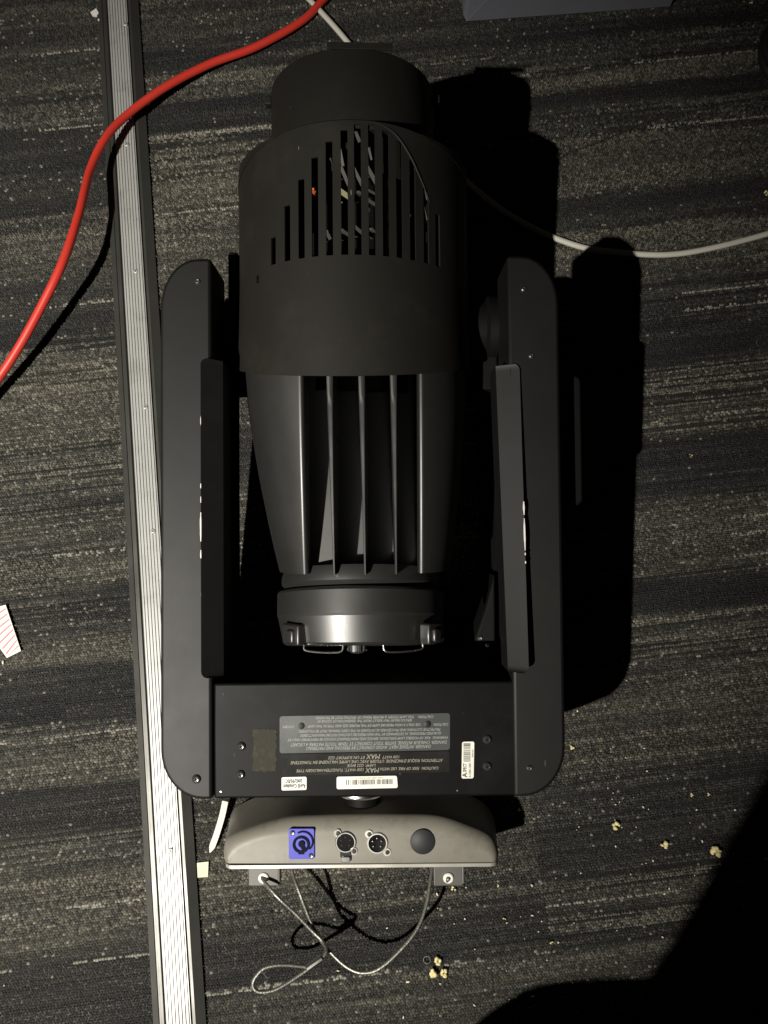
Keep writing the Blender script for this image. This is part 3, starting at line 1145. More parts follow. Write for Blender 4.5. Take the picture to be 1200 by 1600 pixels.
# front shoulder of the cover
bm = bmesh.new()
YM = Matrix.Translation((HX, 0, HZ)) @ Matrix.Rotation(-math.pi / 2, 4, 'X')       # lathe axis -> +y
rings = []
for i in range(96):
    a = -math.pi + 2 * math.pi * i / 96
    d_ = front_drop(a)
    rings.append([bm.verts.new((HX + r_ * math.sin(a), y_ - d_ * f_, HZ + r_ * math.cos(a))) for r_, y_, f_ in
                  ((HR - 0.0035, yf - 0.010, 1), (HR - 0.0024, yf - 0.001, 1), (HR - 0.008, yf + 0.001, 1), (0.118, yf + 0.004, 0.75), (0.1115, yf + 0.004, 0.7), (0.1115, yf - 0.04, 1))])
for i in range(96):
    A_, B_ = rings[i], rings[(i + 1) % 96]
    for j in range(5):
        bm.faces.new((A_[j], B_[j], B_[j + 1], A_[j + 1]))
from_bm("front_shoulder", bm, M_cover, cover)
# raised seam that arches over the right side of the slots
path = []
for (px, py) in ((560, 188), (592, 194), (618, 211), (640, 243), (658, 282), (672, 318)):
    a_, y_ = on_cyl(px, py, HR, HX, HZ)
    path.append(Vector((HX + (HR + 0.0004) * math.sin(a_), min(y_, yf - front_drop(a_) - 0.003), HZ + (HR + 0.0004) * math.cos(a_))))
bm = bmesh.new()
n_ = len(catmull(path, 6))
add_tube(bm, catmull(path, 6), [0.0013 * math.sin(math.pi * (i + 0.6) / (n_ + 0.2)) + 0.0002 for i in range(n_)], 8)
from_bm("cover_seam", bm, M_cover, cover)
# lower housing down to the carpet
bm = bmesh.new()
zb = -(FO.z + (0.5 * (yf + yr)) * math.sin(FIX_TILT) - 0.016) / math.cos(FIX_TILT)
prof = []
for i in range(13):
    t = R(-100 - 160 * i / 12)
    prof.append((HX + (HR - 0.006) * math.sin(t), HZ - 0.03 + (HR - 0.006) * math.cos(t)))
prof = [(p[0], p[1]) for p in prof]
prev = None
zmin = min(p[1] for p in prof)
yb0, yb1 = yr + 0.06, yf - 0.03
for k in range(9):
    y = yb0 + (yb1 - yb0) * k / 8
    floor_z = -(FO.z + y * math.sin(FIX_TILT) - 0.0015) / math.cos(FIX_TILT)
    f = (floor_z - (HZ - 0.03)) / (zmin - (HZ - 0.03))
    ring = [bm.verts.new((p[0], y, HZ - 0.03 + min(0, p[1] - (HZ - 0.03)) * f)) for p in prof]
    if prev:
        for i in range(len(prof) - 1):
            bm.faces.new((prev[i], prev[i + 1], ring[i + 1], ring[i]))
        bm.faces.new((prev[-1], prev[0], ring[0], ring[-1]))
    else:
        bm.faces.new(ring)
    prev = ring
bm.faces.new(prev[::-1])
from_bm("head_lower_housing", bm, M_dark, fix)
# inside the head: lamp house and brackets that show through the slots
bm = bmesh.new()
add_lathe(bm, [(0, yr), (0.085, yr), (0.085, bot + 0.02), (0.070, bot + 0.04), (0.070, yf), (0, yf)], 48, YM)
lh = from_bm("lamp_house", bm, M_dark, cover)
bits = [((552, 262), (566, 290), 0.004, M_bracket), ((574, 262), (590, 290), 0.005, M_bracket), ((575, 297), (590, 305), 0.003, M_bracket), ((575, 313), (590, 322), 0.004, M_bracket),
        ((531, 235), (536, 262), 0.004, M_bracket), ((533, 262), (545, 290), 0.004, M_bracket), ((516, 240), (522, 262), 0.003, M_bracket), ((531, 298), (548, 310), 0.006, M_yellow),
        ((534, 360), (546, 368), 0.004, M_bracket), ((555, 355), (568, 366), 0.004, M_bracket), ((580, 358), (592, 366), 0.003, M_bracket), ((638, 262), (650, 276), 0.004, M_bracket),
        ((658, 292), (668, 312), 0.004, M_bracket), ((660, 318), (666, 344), 0.003, M_bracket), ((555, 205), (562, 222), 0.004, M_bracket), ((510, 362), (516, 374), 0.004, M_bracket),
        ((576, 232), (580, 250), 0.003, M_bracket), ((560, 300), (575, 310), 0.003, M_bracket), ((488, 295), (493, 300), 0.002, M_orange), ((640, 330), (652, 340), 0.003, M_bracket)]
for (a, b, w_, m_) in bits:
    za = HZ + HR - 0.030
    A_, B_ = L(a[0], a[1], za), L(b[0], b[1], za - 0.006)
    d = (B_ - A_)
    bm = bmesh.new()
    rot = d.to_track_quat('X', 'Z').to_matrix()
    add_box(bm, (A_ + B_) / 2, (d.length, w_, 0.0012), rot)
    add_box(bm, A_ - Vector((0, 0, 0.014)), (0.004, w_, 0.028), None)
    from_bm("inner_bracket", bm, m_, cover, False)
# pins and small openings on the left flank
bm = bmesh.new()
a_, y_ = on_cyl(404, 437, HR, HX, HZ)
add_box(bm, (HX + (HR + 0.0015) * math.sin(a_), y_, HZ + (HR + 0.0015) * math.cos(a_)), (0.002, 0.009, 0.002), Matrix.Rotation(a_, 3, 'Y'))
from_bm("catch", bm, M_dark, cover, False)
bm = bmesh.new()
for py in (425, 470):
    a_ = R(-84)
    p = L(372, py, HZ + HR * math.cos(a_))
    add_box(bm, (HX + (HR + 0.007) * math.sin(a_), p.y, HZ + HR * math.cos(a_)), (0.014, 0.05, 0.02))
o = from_bm("side_catch", bm, M_dark, cover, False)
bevel(o, 0.004, 2)

# ---- lens tube with its top tab
TR = 0.112
yl1 = on_cyl(556, 74, TR, HX, HZ)[1]
bm = bmesh.new()
TM = Matrix.Translation((HX, 0, HZ)) @ Matrix.Rotation(-math.pi / 2, 4, 'X')
add_lathe(bm, [(TR, yf - 0.03), (TR, yl1 - 0.003), (TR - 0.0015, yl1), (TR - 0.006, yl1), (TR - 0.007, yl1 - 0.003), (TR - 0.007, yl1 - 0.08), (0, yl1 - 0.085)], 96, TM)
tube = from_bm("lens_tube", bm, M_cover, fix, True, 40)
tabw = (L(613, 68, HZ + TR) - L(510, 68, HZ + TR)).length / 2
bm = bmesh.new()
tcx = L(562, 70, HZ + TR).x
add_box(bm, (tcx, yl1 + 0.002, HZ + TR - 0.001), (2 * tabw, 0.009, 0.0022), Matrix.Rotation(R(-4), 3, 'X') @ Matrix.Rotation(R(2.5), 3, 'Y'))
o = from_bm("filter_tab", bm, M_cover, tube, False)
bevel(o, 0.0006, 2)
for sg in (-1, 1):
    bm = bmesh.new()
    add_box(bm, (HX + sg * (TR + 0.003), yl1 - 0.012, HZ + 0.012), (0.010, 0.012, 0.014))
    o = from_bm("filter_clip", bm, M_cover, tube, False)
    bevel(o, 0.002, 2)

# ---- heat sink
SX = L(567, 760, -0.02).x
ys0, ys1 = yr + 0.035, L(560, 897, 0.0).y
r0, r1 = 0.149, 0.115
NS = 20
wall_l, wall_r = SX + (474 - 568) * 0.00080, SX + (663 - 568) * 0.00080
fl_r = 0.070


def sup(x):
    """height of the flattened casting section at x (unit radius)"""
    return max(0.0, 1 - abs(x) ** 2.2) ** (1 / 2.2)




def sink_r(t):
    return r0 + (r1 - r0) * (t ** 1.6)


bm = bmesh.new()
prev = None
for k in range(NS + 1):
    t = k / NS
    y = ys0 + (ys1 - ys0) * t
    r_ = sink_r(t)
    pts = []
    cxk = SX + (HX - SX) * 0.9 * (1 - t)
    aL = math.asin((wall_l - cxk) / r_)
    aR = math.asin((wall_r - cxk) / r_)
    na = 20
    for i in range(na + 1):                         # left flank, from below up to the channel
        a = R(-180) + (aL - R(-180)) * i / na
        if a < R(-90):
            pts.append((cxk + r_ * math.sin(a), HZ + r_ * math.cos(a)))
        else:
            pts.append((cxk + r_ * math.sin(a), HZ + r_ * sup(math.sin(a))))
    # rounded shoulder, then channel wall and floor
    zt_ = HZ + r_ * sup(math.sin(aL))
    for i in range(1, 7):
        q = R(-35 + (90 + 35) * i / 6)
        pts.append((wall_l + 0.0045 * (math.sin(q) + 0.5736), zt_ + 0.0045 * (math.cos(q) - 0.8192)))
    xs_ = [wall_l + 0.0074] + [SX + (q - 568) * 0.00080 for q in (524, 571.5, 619)] + [wall_r - 0.0074]
    for i in range(4):
        zf_ = HZ + fl_r - 0.008 * i
        pts += [(xs_[i] + (0.0002 if i else 0), zf_), (xs_[i + 1] - (0.0002 if i < 3 else 0), zf_)]
    zt_ = HZ + r_ * sup(math.sin(aR))
    for i in range(6, 0, -1):
        q = R(-35 + (90 + 35) * i / 6)
        pts.append((wall_r - 0.0045 * (math.sin(q) + 0.5736), zt_ + 0.0045 * (math.cos(q) - 0.8192)))
    for i in range(na):
        a = aR + (R(180) - aR) * i / na
        if a > R(90):
            pts.append((cxk + r_ * math.sin(a), HZ + r_ * math.cos(a)))
        else:
            pts.append((cxk + r_ * math.sin(a), HZ + r_ * sup(math.sin(a))))
    ring = [bm.verts.new((p[0], y, p[1])) for p in pts]
    if prev:
        n = len(ring)
        for i in range(n):
            j = (i + 1) % n
            bm.faces.new((prev[i], prev[j], ring[j], ring[i]))
    else:
        bm.faces.new(ring)
    prev = ring
bm.faces.new(prev[::-1])
sink = from_bm("heat_sink", bm, M_sink, fix, True, 50)
for fx in (524, 571.5, 619):
    x = SX + (fx - 568) * 0.00080
    bm = bmesh.new()
    prev = None
    for k in range(NS + 1):
        t = k / NS
        y = ys0 + (ys1 - ys0) * t
        r_ = sink_r(t) - 0.001
        zt_ = HZ + r_ * sup((x - SX) / r_)
        w_ = 0.0062 * (1 - t) ** 1.3 + 0.0024
        z0_ = HZ + fl_r - 0.030
        sh = -0.002 * (1 - t)
        ring = [bm.verts.new(p) for p in ((x - w_ * 0.6 - 0.0012, y, z0_), (x - w_ * 0.5 + sh, y, zt_ - 0.0008), (x - w_ * 0.3 + sh, y, zt_), (x + w_ * 0.3 + sh, y, zt_), (x + w_ * 0.5 + sh, y, zt_ - 0.0008), (x + w_ * 0.6 + 0.0012, y, z0_))]
        if prev:
            for i in range(6):
                j = (i + 1) % 6
                bm.faces.new((prev[i], prev[j], ring[j], ring[i]))
        else:
            bm.faces.new(ring)
        prev = ring
    bm.faces.new(prev[::-1])
    from_bm("fin", bm, M_fin, sink, True, 30)
# dark throat between cover and sink
bm = bmesh.new()
add_lathe(bm, [(0.08, yr + 0.06), (0.147, yr + 0.06), (0.147, yr + 0.045), (0.08, yr + 0.045)], 64, YM, close=True)
from_bm("cover_bulkhead", bm, M_dark, cover)

# ---- rear cap
CX = L(562, 960, -0.05).x
CRD = 0.1125
yc0 = L(560, 893, HZ + 0.105).y
yc1 = L(560, 1004, HZ + 0.088).y
CM = Matrix.Translation((CX, yc0 - 0.02, HZ + 0.108)) @ Matrix.Rotation(R(-8), 4, 'X') @ Matrix.Translation((0, -yc0 + 0.02, -0.108)) @ Matrix.Rotation(-math.pi / 2, 4, 'X')
cl_ = yc0 - yc1
bm = bmesh.new()
add_lathe(bm, [(0, yc0 + 0.01), (0.104, yc0 + 0.01), (0.107, yc0 - 0.001), (0.107, yc0 - 0.009), (0.104, yc0 - 0.012), (0.100, yc0 - 0.016), (0, yc0 - 0.016)], 96, CM)
from_bm("rear_ring", bm, M_sink, fix, True, 40)
bm = bmesh.new()
add_lathe(bm, [(0, yc0 - 0.0165), (0.104, yc0 - 0.0165), (0.110, yc0 - 0.018), (CRD, yc0 - 0.021), (CRD, yc0 - 0.050), (CRD - 0.0015, yc0 - 0.053),
               (CRD - 0.0085, yc1 + 0.004), (CRD - 0.0115, yc1 + 0.001), (CRD - 0.016, yc1), (0.060, yc1 - 0.001), (0.055, yc1 + 0.006), (0, yc1 + 0.008)], 96, CM)
cap = from_bm("rear_cap", bm, M_sink, fix, True, 9)
for (px, py, sgn) in ((463, 988, -1), (674, 986, 1)):
    p = L(px, py, -0.035)
    bm = bmesh.new()
    a_ = math.atan2(p.x - CX, 0.075)
    rot = Matrix.Rotation(a_, 3, 'Y')
    p.z += 0.016
    add_box(bm, (p.x, p.y, p.z), (0.034, 0.026, 0.016), rot)
    add_box(bm, Vector((p.x, p.y - 0.002, p.z)) + rot @ Vector((0.003 * -sgn, 0, 0.008)), (0.014, 0.017, 0.008), rot)
    o = from_bm("latch", bm, M_sink, cap, True, 30)
    bevel(o, 0.0025, 2)
    path = catmull([(p.x + 0.012 * -sgn, yc1 - 0.002, -0.016), (p.x + 0.016 * -sgn, yc1 - 0.010, -0.014), (p.x + 0.056 * -sgn, yc1 - 0.011, -0.006), (p.x + 0.062 * -sgn, yc1 - 0.001, -0.006)], 6)
    bm = bmesh.new()
    add_tube(bm, path, 0.0013, 8)
    from_bm("wire_bail", bm, M_steel, cap)
p = L(558, 1000, -0.02)
bm = bmesh.new()
add_lathe(bm, [(0, 0.004), (0.011, 0.004), (0.011, -0.006), (0.008, -0.009), (0, -0.009)], 24, Matrix.Translation((p.x, yc1 - 0.004, -0.016)) @ Matrix.Rotation(-math.pi / 2, 4, 'X'))
for k in range(10):
    t = 2 * math.pi * k / 10
    add_box(bm, (p.x + 0.011 * math.cos(t), yc1 - 0.006, -0.016 + 0.011 * math.sin(t)), (0.003, 0.009, 0.003), Matrix.Rotation(-t, 3, 'Y'))
from_bm("knob", bm, M_screw, cap)

# ---- pivot and base
EZ = -0.137                                           # front of the base
bm = bmesh.new()
p = L(563, 1252, -0.090)
add_lathe(bm, [(0, 0.02), (0.036, 0.02), (0.036, 0.003), (0.033, 0.0), (0, 0.0)], 64,
          Matrix.Translation((p.x, p.y, -0.126)) @ Matrix.Rotation(-math.pi / 2, 4, 'X'))
pv = from_bm("pan_pivot", bm, M_chrome, fix, True, 40)
bm = bmesh.new()
add_lathe(bm, [(0, 0.001), (0.026, 0.001), (0.026, -0.035), (0, -0.035)], 48, Matrix.Translation((p.x, p.y, -0.190)) @ Matrix.Rotation(-math.pi / 2, 4, 'X'))
from_bm("pivot_neck", bm, M_dark, pv, True, 40)

eb = L(565, 1349, EZ).y


def base_pts(t):
    """t = 0 the flat front panel, t = 1 the outer silhouette"""
    inner = [(358, 1349), (360, 1340), (384, 1323), (418, 1310), (458, 1308), (510, 1306), (565, 1305), (620, 1305), (678, 1307), (716, 1309), (744, 1322), (766, 1339), (769, 1349)]
    outer = [(348, 1349), (346, 1332), (355, 1313), (396, 1296), (446, 1283), (508, 1279), (565, 1278), (622, 1278), (686, 1280), (733, 1293), (768, 1309), (780, 1330), (781, 1349)]
    deep = [(340, 1349), (337, 1322), (350, 1300), (392, 1280), (444, 1266), (508, 1262), (565, 1261), (622, 1261), (690, 1263), (736, 1276), (770, 1294), (788, 1320), (789, 1349)]
    out = []
    if t > 1:
        inner, outer, t = outer, deep, 1.0
    for a, b in zip(inner, outer):
        A_, B_ = L(a[0], a[1], EZ), L(b[0], b[1], EZ)
        out.append((A_.x + (B_.x - A_.x) * t, A_.y + (B_.y - A_.y) * t))
    # smooth and resample
    cr = catmull([(q[0], q[1], 0) for q in out], 5)
    return [(q.x, q.y) for q in cr]


bm = bmesh.new()
prev = None
BD = 0.100
for k in range(10):
    th = R(90 * k / 8) if k < 9 else R(90)
    z = EZ - 0.020 * (1 - math.cos(th)) if k < 9 else EZ - BD
    ring = [bm.verts.new((q[0], q[1], z)) for q in base_pts(math.sin(th) if k < 9 else 2.0)]
    if prev:
        n = len(ring)
        for i in range(n - 1):
            bm.faces.new((prev[i], prev[i + 1], ring[i + 1], ring[i]))
        bm.faces.new((prev[-1], prev[0], ring[0], ring[-1]))
    else:
        bm.faces.new(ring)
    prev = ring
bm.faces.new(prev[::-1])
base = from_bm("base", bm, M_base, fix, True, 38)
# base plate
bm = bmesh.new()
xl_, xr_ = L(352, 1350, EZ).x, L(777, 1350, EZ).x
add_prism(bm, round_rect(xl_ - 0.001, xr_ + 0.001, EZ - BD, EZ + 0.0025, 0.012), 0, 0.0052)
pl = from_bm("base_plate", bm, M_plate, fix)
pl.rotation_euler = (math.pi / 2, 0, 0)
pl.location = (0, eb - 0.0002, 0)
bevel(pl, 0.0006, 2)
# brackets under the plate, each with an eye for the safety cable
eyes = []
for x0, x1 in ((387, 437), (676, 724)):
    zk = EZ - 0.048
    A_, B_ = L(x0, 1353, zk), L(x1, 1353, zk)
    C_ = L(x0, 1384, zk)
    bm = bmesh.new()
    cx, w_ = (A_.x + B_.x) / 2, B_.x - A_.x
    yy0, yy1 = C_.y, eb - 0.0045
    add_box(bm, (cx, (yy0 + yy1) / 2, zk), (w_ * 0.94, yy1 - yy0, 0.003))
    add_box(bm, (cx + w_ * 0.485, (yy0 + yy1) / 2 + 0.0015, zk - 0.006), (0.003, yy1 - yy0 - 0.003, 0.018))
    br = from_bm("mounting_bracket", bm, M_bracket, fix, False)
    bevel(br, 0.0012, 2)
    bm = bmesh.new()
    add_lathe(bm, [(0.0075, -0.001), (0.0075, 0.0018), (0.0060, 0.003), (0.0035, 0.003), (0.0035, -0.001)], 20, Matrix.Translation((cx, yy0 + 0.012, zk + 0.002)), close=True)
    from_bm("eyelet", bm, M_chip, br)
    eyes.append(FM @ Vector((cx, yy0 + 0.012, zk + 0.004)))


# connectors on the panel
def L_e(px, py):
    return L(px, py, EZ)


EPX = (L_e(601, 1315) - L_e(600, 1315)).length
c = L_e(471.5, 1317.5)
hw, hh = 20 * EPX, 23.5 * EPX
pc = bpy.data.objects.new("power_connector", None)
bm = bmesh.new()
add_prism(bm, round_rect(c.x - hw, c.x + hw, c.y - hh, c.y + hh, 0.003), EZ - 0.001, EZ + 0.0025)
bpy.data.objects.remove(pc)
pc = from_bm("power_connector", bm, M_blue, fix)
pc["label"] = "blue square power inlet"
bevel(pc, 0.0006, 2)
bm = bmesh.new()
cc = (c.x - 0.0005, c.y + 0.0005)
zz = EZ + 0.0026
MT = Matrix.Translation((cc[0], cc[1], zz))
add_lathe(bm, [(0.0150, -0.001), (0.0150, 0.0010), (0.0125, 0.0010), (0.0125, -0.001)], 40, MT @ Matrix.Translation((0.0025, 0.003, 0)), mat=0, a0=R(-50), a1=R(120), close=True)
add_lathe(bm, [(0.0120, -0.001), (0.0120, 0.0014), (0.0085, 0.0014), (0.0085, -0.001)], 48, MT @ Matrix.Translation((0, -0.001, 0)), close=True)
add_lathe(bm, [(0.0045, -0.001), (0.0045, 0.0020), (0, 0.0020)], 24, MT @ Matrix.Translation((0.0005, 0.0, 0)))
add_box(bm, (cc[0] + 0.003, cc[1] - 0.006, zz + 0.0005), (0.0055, 0.012, 0.002), Matrix.Rotation(R(28), 3, 'Z'))
add_box(bm, (cc[0], cc[1] - 0.0125, zz + 0.0003), (0.008, 0.004, 0.0016))
from_bm("socket_ring", bm, painted("navy_recess", (0.004, 0.004, 0.014), 0.7, 0.1), pc)
for dx, dy in ((-14, 17.5), (14.5, -18)):
    put("screw", sc_stl, pc, (c.x + dx * EPX, c.y + dy * EPX, EZ + 0.0024))


def xlr(px, py, female):
    c = L_e(px, py)
    T = Matrix.Translation((c.x, c.y, EZ))
    bm = bmesh.new()
    ro = 16.5 * EPX
    add_lathe(bm, [(ro, -0.001), (ro, 0.0016), (ro * 0.93, 0.0026), (ro * 0.84, 0.0026), (ro * 0.82, 0.0008), (ro * 0.82, -0.001)], 40, T, close=True)
    for dx, dy in ((-12.5, 14), (12.5, -14)) if female else ((-13, 14), (15, -14)):
        q = Matrix.Translation((c.x + dx * EPX, c.y + dy * EPX, EZ))
        add_lathe(bm, [(6.0 * EPX, -0.001), (6.0 * EPX, 0.0014), (0, 0.0014)], 20, q)
    o = from_bm("data_connector", bm, M_steel if female else M_plate, fix, True, 35)
    o["label"] = "round data socket with release tab" if female else "round data plug with five pins"
    bm = bmesh.new()
    add_lathe(bm, [(0, 0.0012 if female else 0.0003), (ro * 0.80, 0.0012 if female else 0.0003), (ro * 0.81, 0.0004), (ro * 0.81, -0.001)], 40, T)
    from_bm("insert", bm, M_dark, o)
    for k in range(5):
        t = R(-60 + 60 * k + 0) if False else R(-40 + 65 * k)
        bm = bmesh.new()
        pr = 7.6 * EPX
        add_lathe(bm, [(0.0012, -0.001), (0.0012, 0.0019 if female else 0.0028), (0, 0.0021 if female else 0.003)], 10, T @ Matrix.Translation((pr * math.cos(t), pr * math.sin(t), 0)))
        from_bm("contact", bm, M_blackpl if female else M_chrome, o)
    for dx, dy in ((-12.5, 14), (12.5, -14)) if female else ((-13, 14), (15, -14)):
        bm = bmesh.new()
        add_lathe(bm, [(3.6 * EPX, 0), (3.4 * EPX, 0.001), (0, 0.0012)], 14, Matrix.Translation((c.x + dx * EPX + 0.0006, c.y + dy * EPX, EZ + 0.0013)))
        from_bm("screw", bm, M_screw, o)
    if female:
        bm = bmesh.new()
        add_prism(bm, round_rect(c.x - 8.5 * EPX, c.x + 8.5 * EPX, c.y - 24 * EPX, c.y - 13 * EPX, 0.003), EZ, EZ + 0.0024)
        o2 = from_bm("tab_frame", bm, M_blackpl, o)
        bm = bmesh.new()
        add_prism(bm, round_rect(c.x - 7.5 * EPX, c.x + 7.5 * EPX, c.y - 30 * EPX, c.y - 20.5 * EPX, 0.0025), EZ, EZ + 0.005)
        o2 = from_bm("release_tab", bm, M_chrome, o)
        bevel(o2, 0.0012, 2)


xlr(540, 1315.5, True)
xlr(589.5, 1317, False)
c = L_e(660.5, 1315)
bm = bmesh.new()
add_lathe(bm, [(19.6 * EPX, -0.001), (19.4 * EPX, 0.001), (18.6 * EPX, 0.0018), (0, 0.0024)], 48, Matrix.Translation((c.x, c.y, EZ)))
o = from_bm("blanking_plug", bm, M_plug, fix, True, 50)

# ------------------------------------------------------------------ safety cable
sc = bpy.data.objects.new("safety_cable", None)
COL.objects.link(sc)
sc.location = W(500, 1470, 0.0)
tag(sc, "thin steel safety cable with crimped loop hanging from the brackets of the grey base", "cable")
inv = Matrix.Translation(-sc.location)


def sc_tube(name, pts, r, mat, n=10):
    bm = bmesh.new()
    add_tube(bm, [inv @ q for q in catmull(pts, n)], r, 10)
    return from_bm(name, bm, mat, sc)


e0, e1 = eyes
sc_tube("wire", [e0 + Vector((-0.002, 0.006, -0.012)), e0 + Vector((0, 0, 0.003)), W(432, 1400, 0.070), W(461, 1427, 0.066), W(487, 1454, 0.062), W(503, 1470, 0.064), W(510, 1485, 0.074), W(503, 1498, 0.078)], 0.0025, M_rope)
sc_tube("wire", [W(456, 1352, 0.045), W(457, 1364, 0.050), W(468, 1396, 0.062), W(487, 1444, 0.056), W(501, 1469, 0.054), W(523, 1495, 0.058), W(545, 1513, 0.062), W(567, 1520, 0.065),
                 W(593, 1513, 0.068), W(626, 1484, 0.070), W(652, 1451, 0.068), W(666, 1414, 0.062), W(672, 1380, 0.055), W(676, 1350, 0.045)], 0.0025, M_rope)
sc_tube("loop", [W(482, 1511, 0.080), W(450, 1508, 0.085), W(430, 1508.5, 0.088), W(411, 1514, 0.090), W(397, 1530, 0.091), W(396, 1543, 0.090), W(406, 1550, 0.089), W(428, 1547, 0.087), W(452, 1534, 0.084), W(482, 1514, 0.080)], 0.0025, M_rope)
sc_tube("ferrule", [W(503, 1497, 0.078), W(494, 1503, 0.079), W(480, 1513, 0.080)], 0.0050, M_steel, 4)
# end of the cable passing through the far eye, in the shade under the base
sc_tube("wire", [e1 + Vector((0.002, 0.004, -0.014)), e1 + Vector((0, 0, 0.002)), e1 + Vector((-0.006, -0.006, -0.010)), e1 + Vector((-0.02, 0.012, -0.02)), e1 + Vector((-0.03, 0.03, -0.022))], 0.0025, M_rope)

# ------------------------------------------------------------------ loose cables and wires
bm = bmesh.new()
path = catmull([W(860, -330, 0.008), W(700, -200, 0.008), W(560, -60, 0.008), W(505, 0, 0.009), W(470, 34, 0.010), W(400, 73, 0.012), W(330, 99, 0.018), W(262, 134, 0.026), W(203, 176, 0.034), W(167, 213, 0.045), W(142, 263, 0.052), W(124, 332, 0.076),
                W(98, 410, 0.084), W(60, 488, 0.066), W(20, 558, 0.046), W(-30, 630, 0.026), W(-90, 715, 0.010), W(-260, 900, 0.008), W(-520, 1010, 0.008)], 12)
add_tube(bm, path, 0.0072, 14)
tag(from_bm("red_cable", bm, M_red), "thick red cable arching over the top of the aluminium strip", "cable")

bm = bmesh.new()
path = catmull([W(250, -300, 0.006), W(360, -130, 0.006), W(440, -40, 0.006), W(484, 0, 0.006), W(541, 63, 0.006), W(600, 140, 0.006), W(670, 225, 0.006), W(730, 284, 0.006), W(780, 325, 0.006), W(840, 360, 0.006), W(905, 385, 0.006), W(960, 394, 0.006),
                W(1040, 398, 0.006), W(1110, 388, 0.006), W(1200, 365, 0.006), W(1260, 345, 0.006), W(1420, 300, 0.006), W(1650, 330, 0.006)], 10)
add_tube(bm, path, 0.0052, 12, flat=0.9)
tag(from_bm("white_cable", bm, M_whitec), "white cable running under the lens tube and out across the carpet to the right", "cable")

bm = bmesh.new()
path = catmull([W(352, 1252, 0.022), W(347, 1275, 0.016), W(338, 1305, 0.010), W(328, 1332, 0.006)], 8)
prev = None
for i, p in enumerate(path):
    t = (path[min(i + 1, len(path) - 1)] - path[max(i - 1, 0)]).normalized()
    s_ = t.cross(Vector((0, 0, 1))).normalized()
    w_ = 0.0046 if i < len(path) - 3 else 0.0046 * (len(path) - 1 - i) / 3 + 0.0008
    ring = [bm.verts.new(p + s_ * w_ + Vector((0, 0, 0.0008))), bm.verts.new(p - s_ * w_ + Vector((0, 0, 0.0008))), bm.verts.new(p - s_ * w_ - Vector((0, 0, 0.0008))), bm.verts.new(p + s_ * w_ - Vector((0, 0, 0.0008)))]
    if prev:
        for a in range(4):
            bm.faces.new((prev[a], prev[(a + 1) % 4], ring[(a + 1) % 4], ring[a]))
    else:
        bm.faces.new(ring)
    prev = ring
bm.faces.new(prev[::-1])
tag(from_bm("cable_tie", bm, M_whitec, None, False), "flat white strap end poking out below the yoke beside the grey base", "strap")

tw_ = bpy.data.objects.new("thin_wire", None)
COL.objects.link(tw_)
tw_.location = W(872, 243, 0)
inv2 = Matrix.Translation(-tw_.location)
tag(tw_, "thin dark wire with a tiny crimped eye lying on the carpet at upper right", "wire")
bm = bmesh.new()
add_tube(bm, [inv2 @ q for q in catmull([W(884, 240, 0.004), W(905, 233, 0.003), W(960, 212, 0.003), W(1020, 187, 0.003), W(1090, 172, 0.003), W(1150, 158, 0.003), W(1230, 146, 0.003)], 8)], 0.0011, 8)
from_bm("wire", bm, M_wire, tw_)
bm = bmesh.new()
add_tube(bm, [inv2 @ q for q in catmull([W(884, 239, 0.004), W(876, 238, 0.004), W(870, 242, 0.004), W(872, 247, 0.004), W(879, 244, 0.004), W(886, 240, 0.004)], 6)], 0.0009, 8)
from_bm("eye", bm, M_steel, tw_)
bm = bmesh.new()
add_tube(bm, [inv2 @ W(888, 238.5, 0.004), inv2 @ W(900, 234.5, 0.004)], 0.0024, 8)
from_bm("ferrule", bm, M_steel, tw_)

# coil of black cable at the right edge
cb = W(1262, 88, 0.0)
bm = bmesh.new()
for k in range(3):
    rr_ = 0.090 - 0.004 * k
    path = [cb + Vector((rr_ * math.cos(t) * (1 + 0.05 * math.sin(2 * t + k)), rr_ * math.sin(t), 0.010 + 0.014 * k)) for t in [2 * math.pi * i / 48 for i in range(49)]]
    add_tube(bm, path, 0.0075, 10, cap=False)
tag(from_bm("cable_coil", bm, M_blackc), "coil of black cable cut off by the right edge of the picture", "cable coil")

# ------------------------------------------------------------------ box, scraps and crumbs
bxo = bpy.data.objects.new("storage_box", None)
COL.objects.link(bxo)
pA, pB = W(728, 33, 0.0), W(1046, 10, 0.0)
bxo.location = pA
ang = math.atan2(pB.y - pA.y, pB.x - pA.x)
bxo.rotation_euler = (0, 0, ang)
tag(bxo, "blue grey folded cardboard box lying at the top edge", "box")
bl_ = (pB - pA).length
bm = bmesh.new()
add_prism(bm, [(0, 0), (bl_, 0), (bl_, 0.28), (0, 0.28)], 0.0, 0.055)
add_prism(bm, [(-0.004, 0.012), (0.0, 0.0), (0.002, 0.0), (0.002, 0.27), (-0.004, 0.27)], 0.001, 0.050)
o = from_bm("box_body", bm, M_box, bxo, False)
bevel(o, 0.0015, 2)
bm = bmesh.new()
q = [(0.0, -0.0012), (bl_, -0.0012), (bl_ - 0.002, -0.0022), (0.012, -0.0022)]
vs = [(0.0, -0.0008, 0.002), (bl_, -0.0008, 0.002), (bl_ - 0.001, -0.003, 0.052), (0.035, -0.003, 0.052)]
a_ = [bm.verts.new(v) for v in vs]
b_ = [bm.verts.new((v[0], v[1] - 0.0012, v[2])) for v in vs]
bm.faces.new(b_)
bm.faces.new(a_[::-1])
for i in range(4):
    bm.faces.new((a_[i], a_[(i + 1) % 4], b_[(i + 1) % 4], b_[i]))
from_bm("front_flap", bm, M_box, bxo, False)

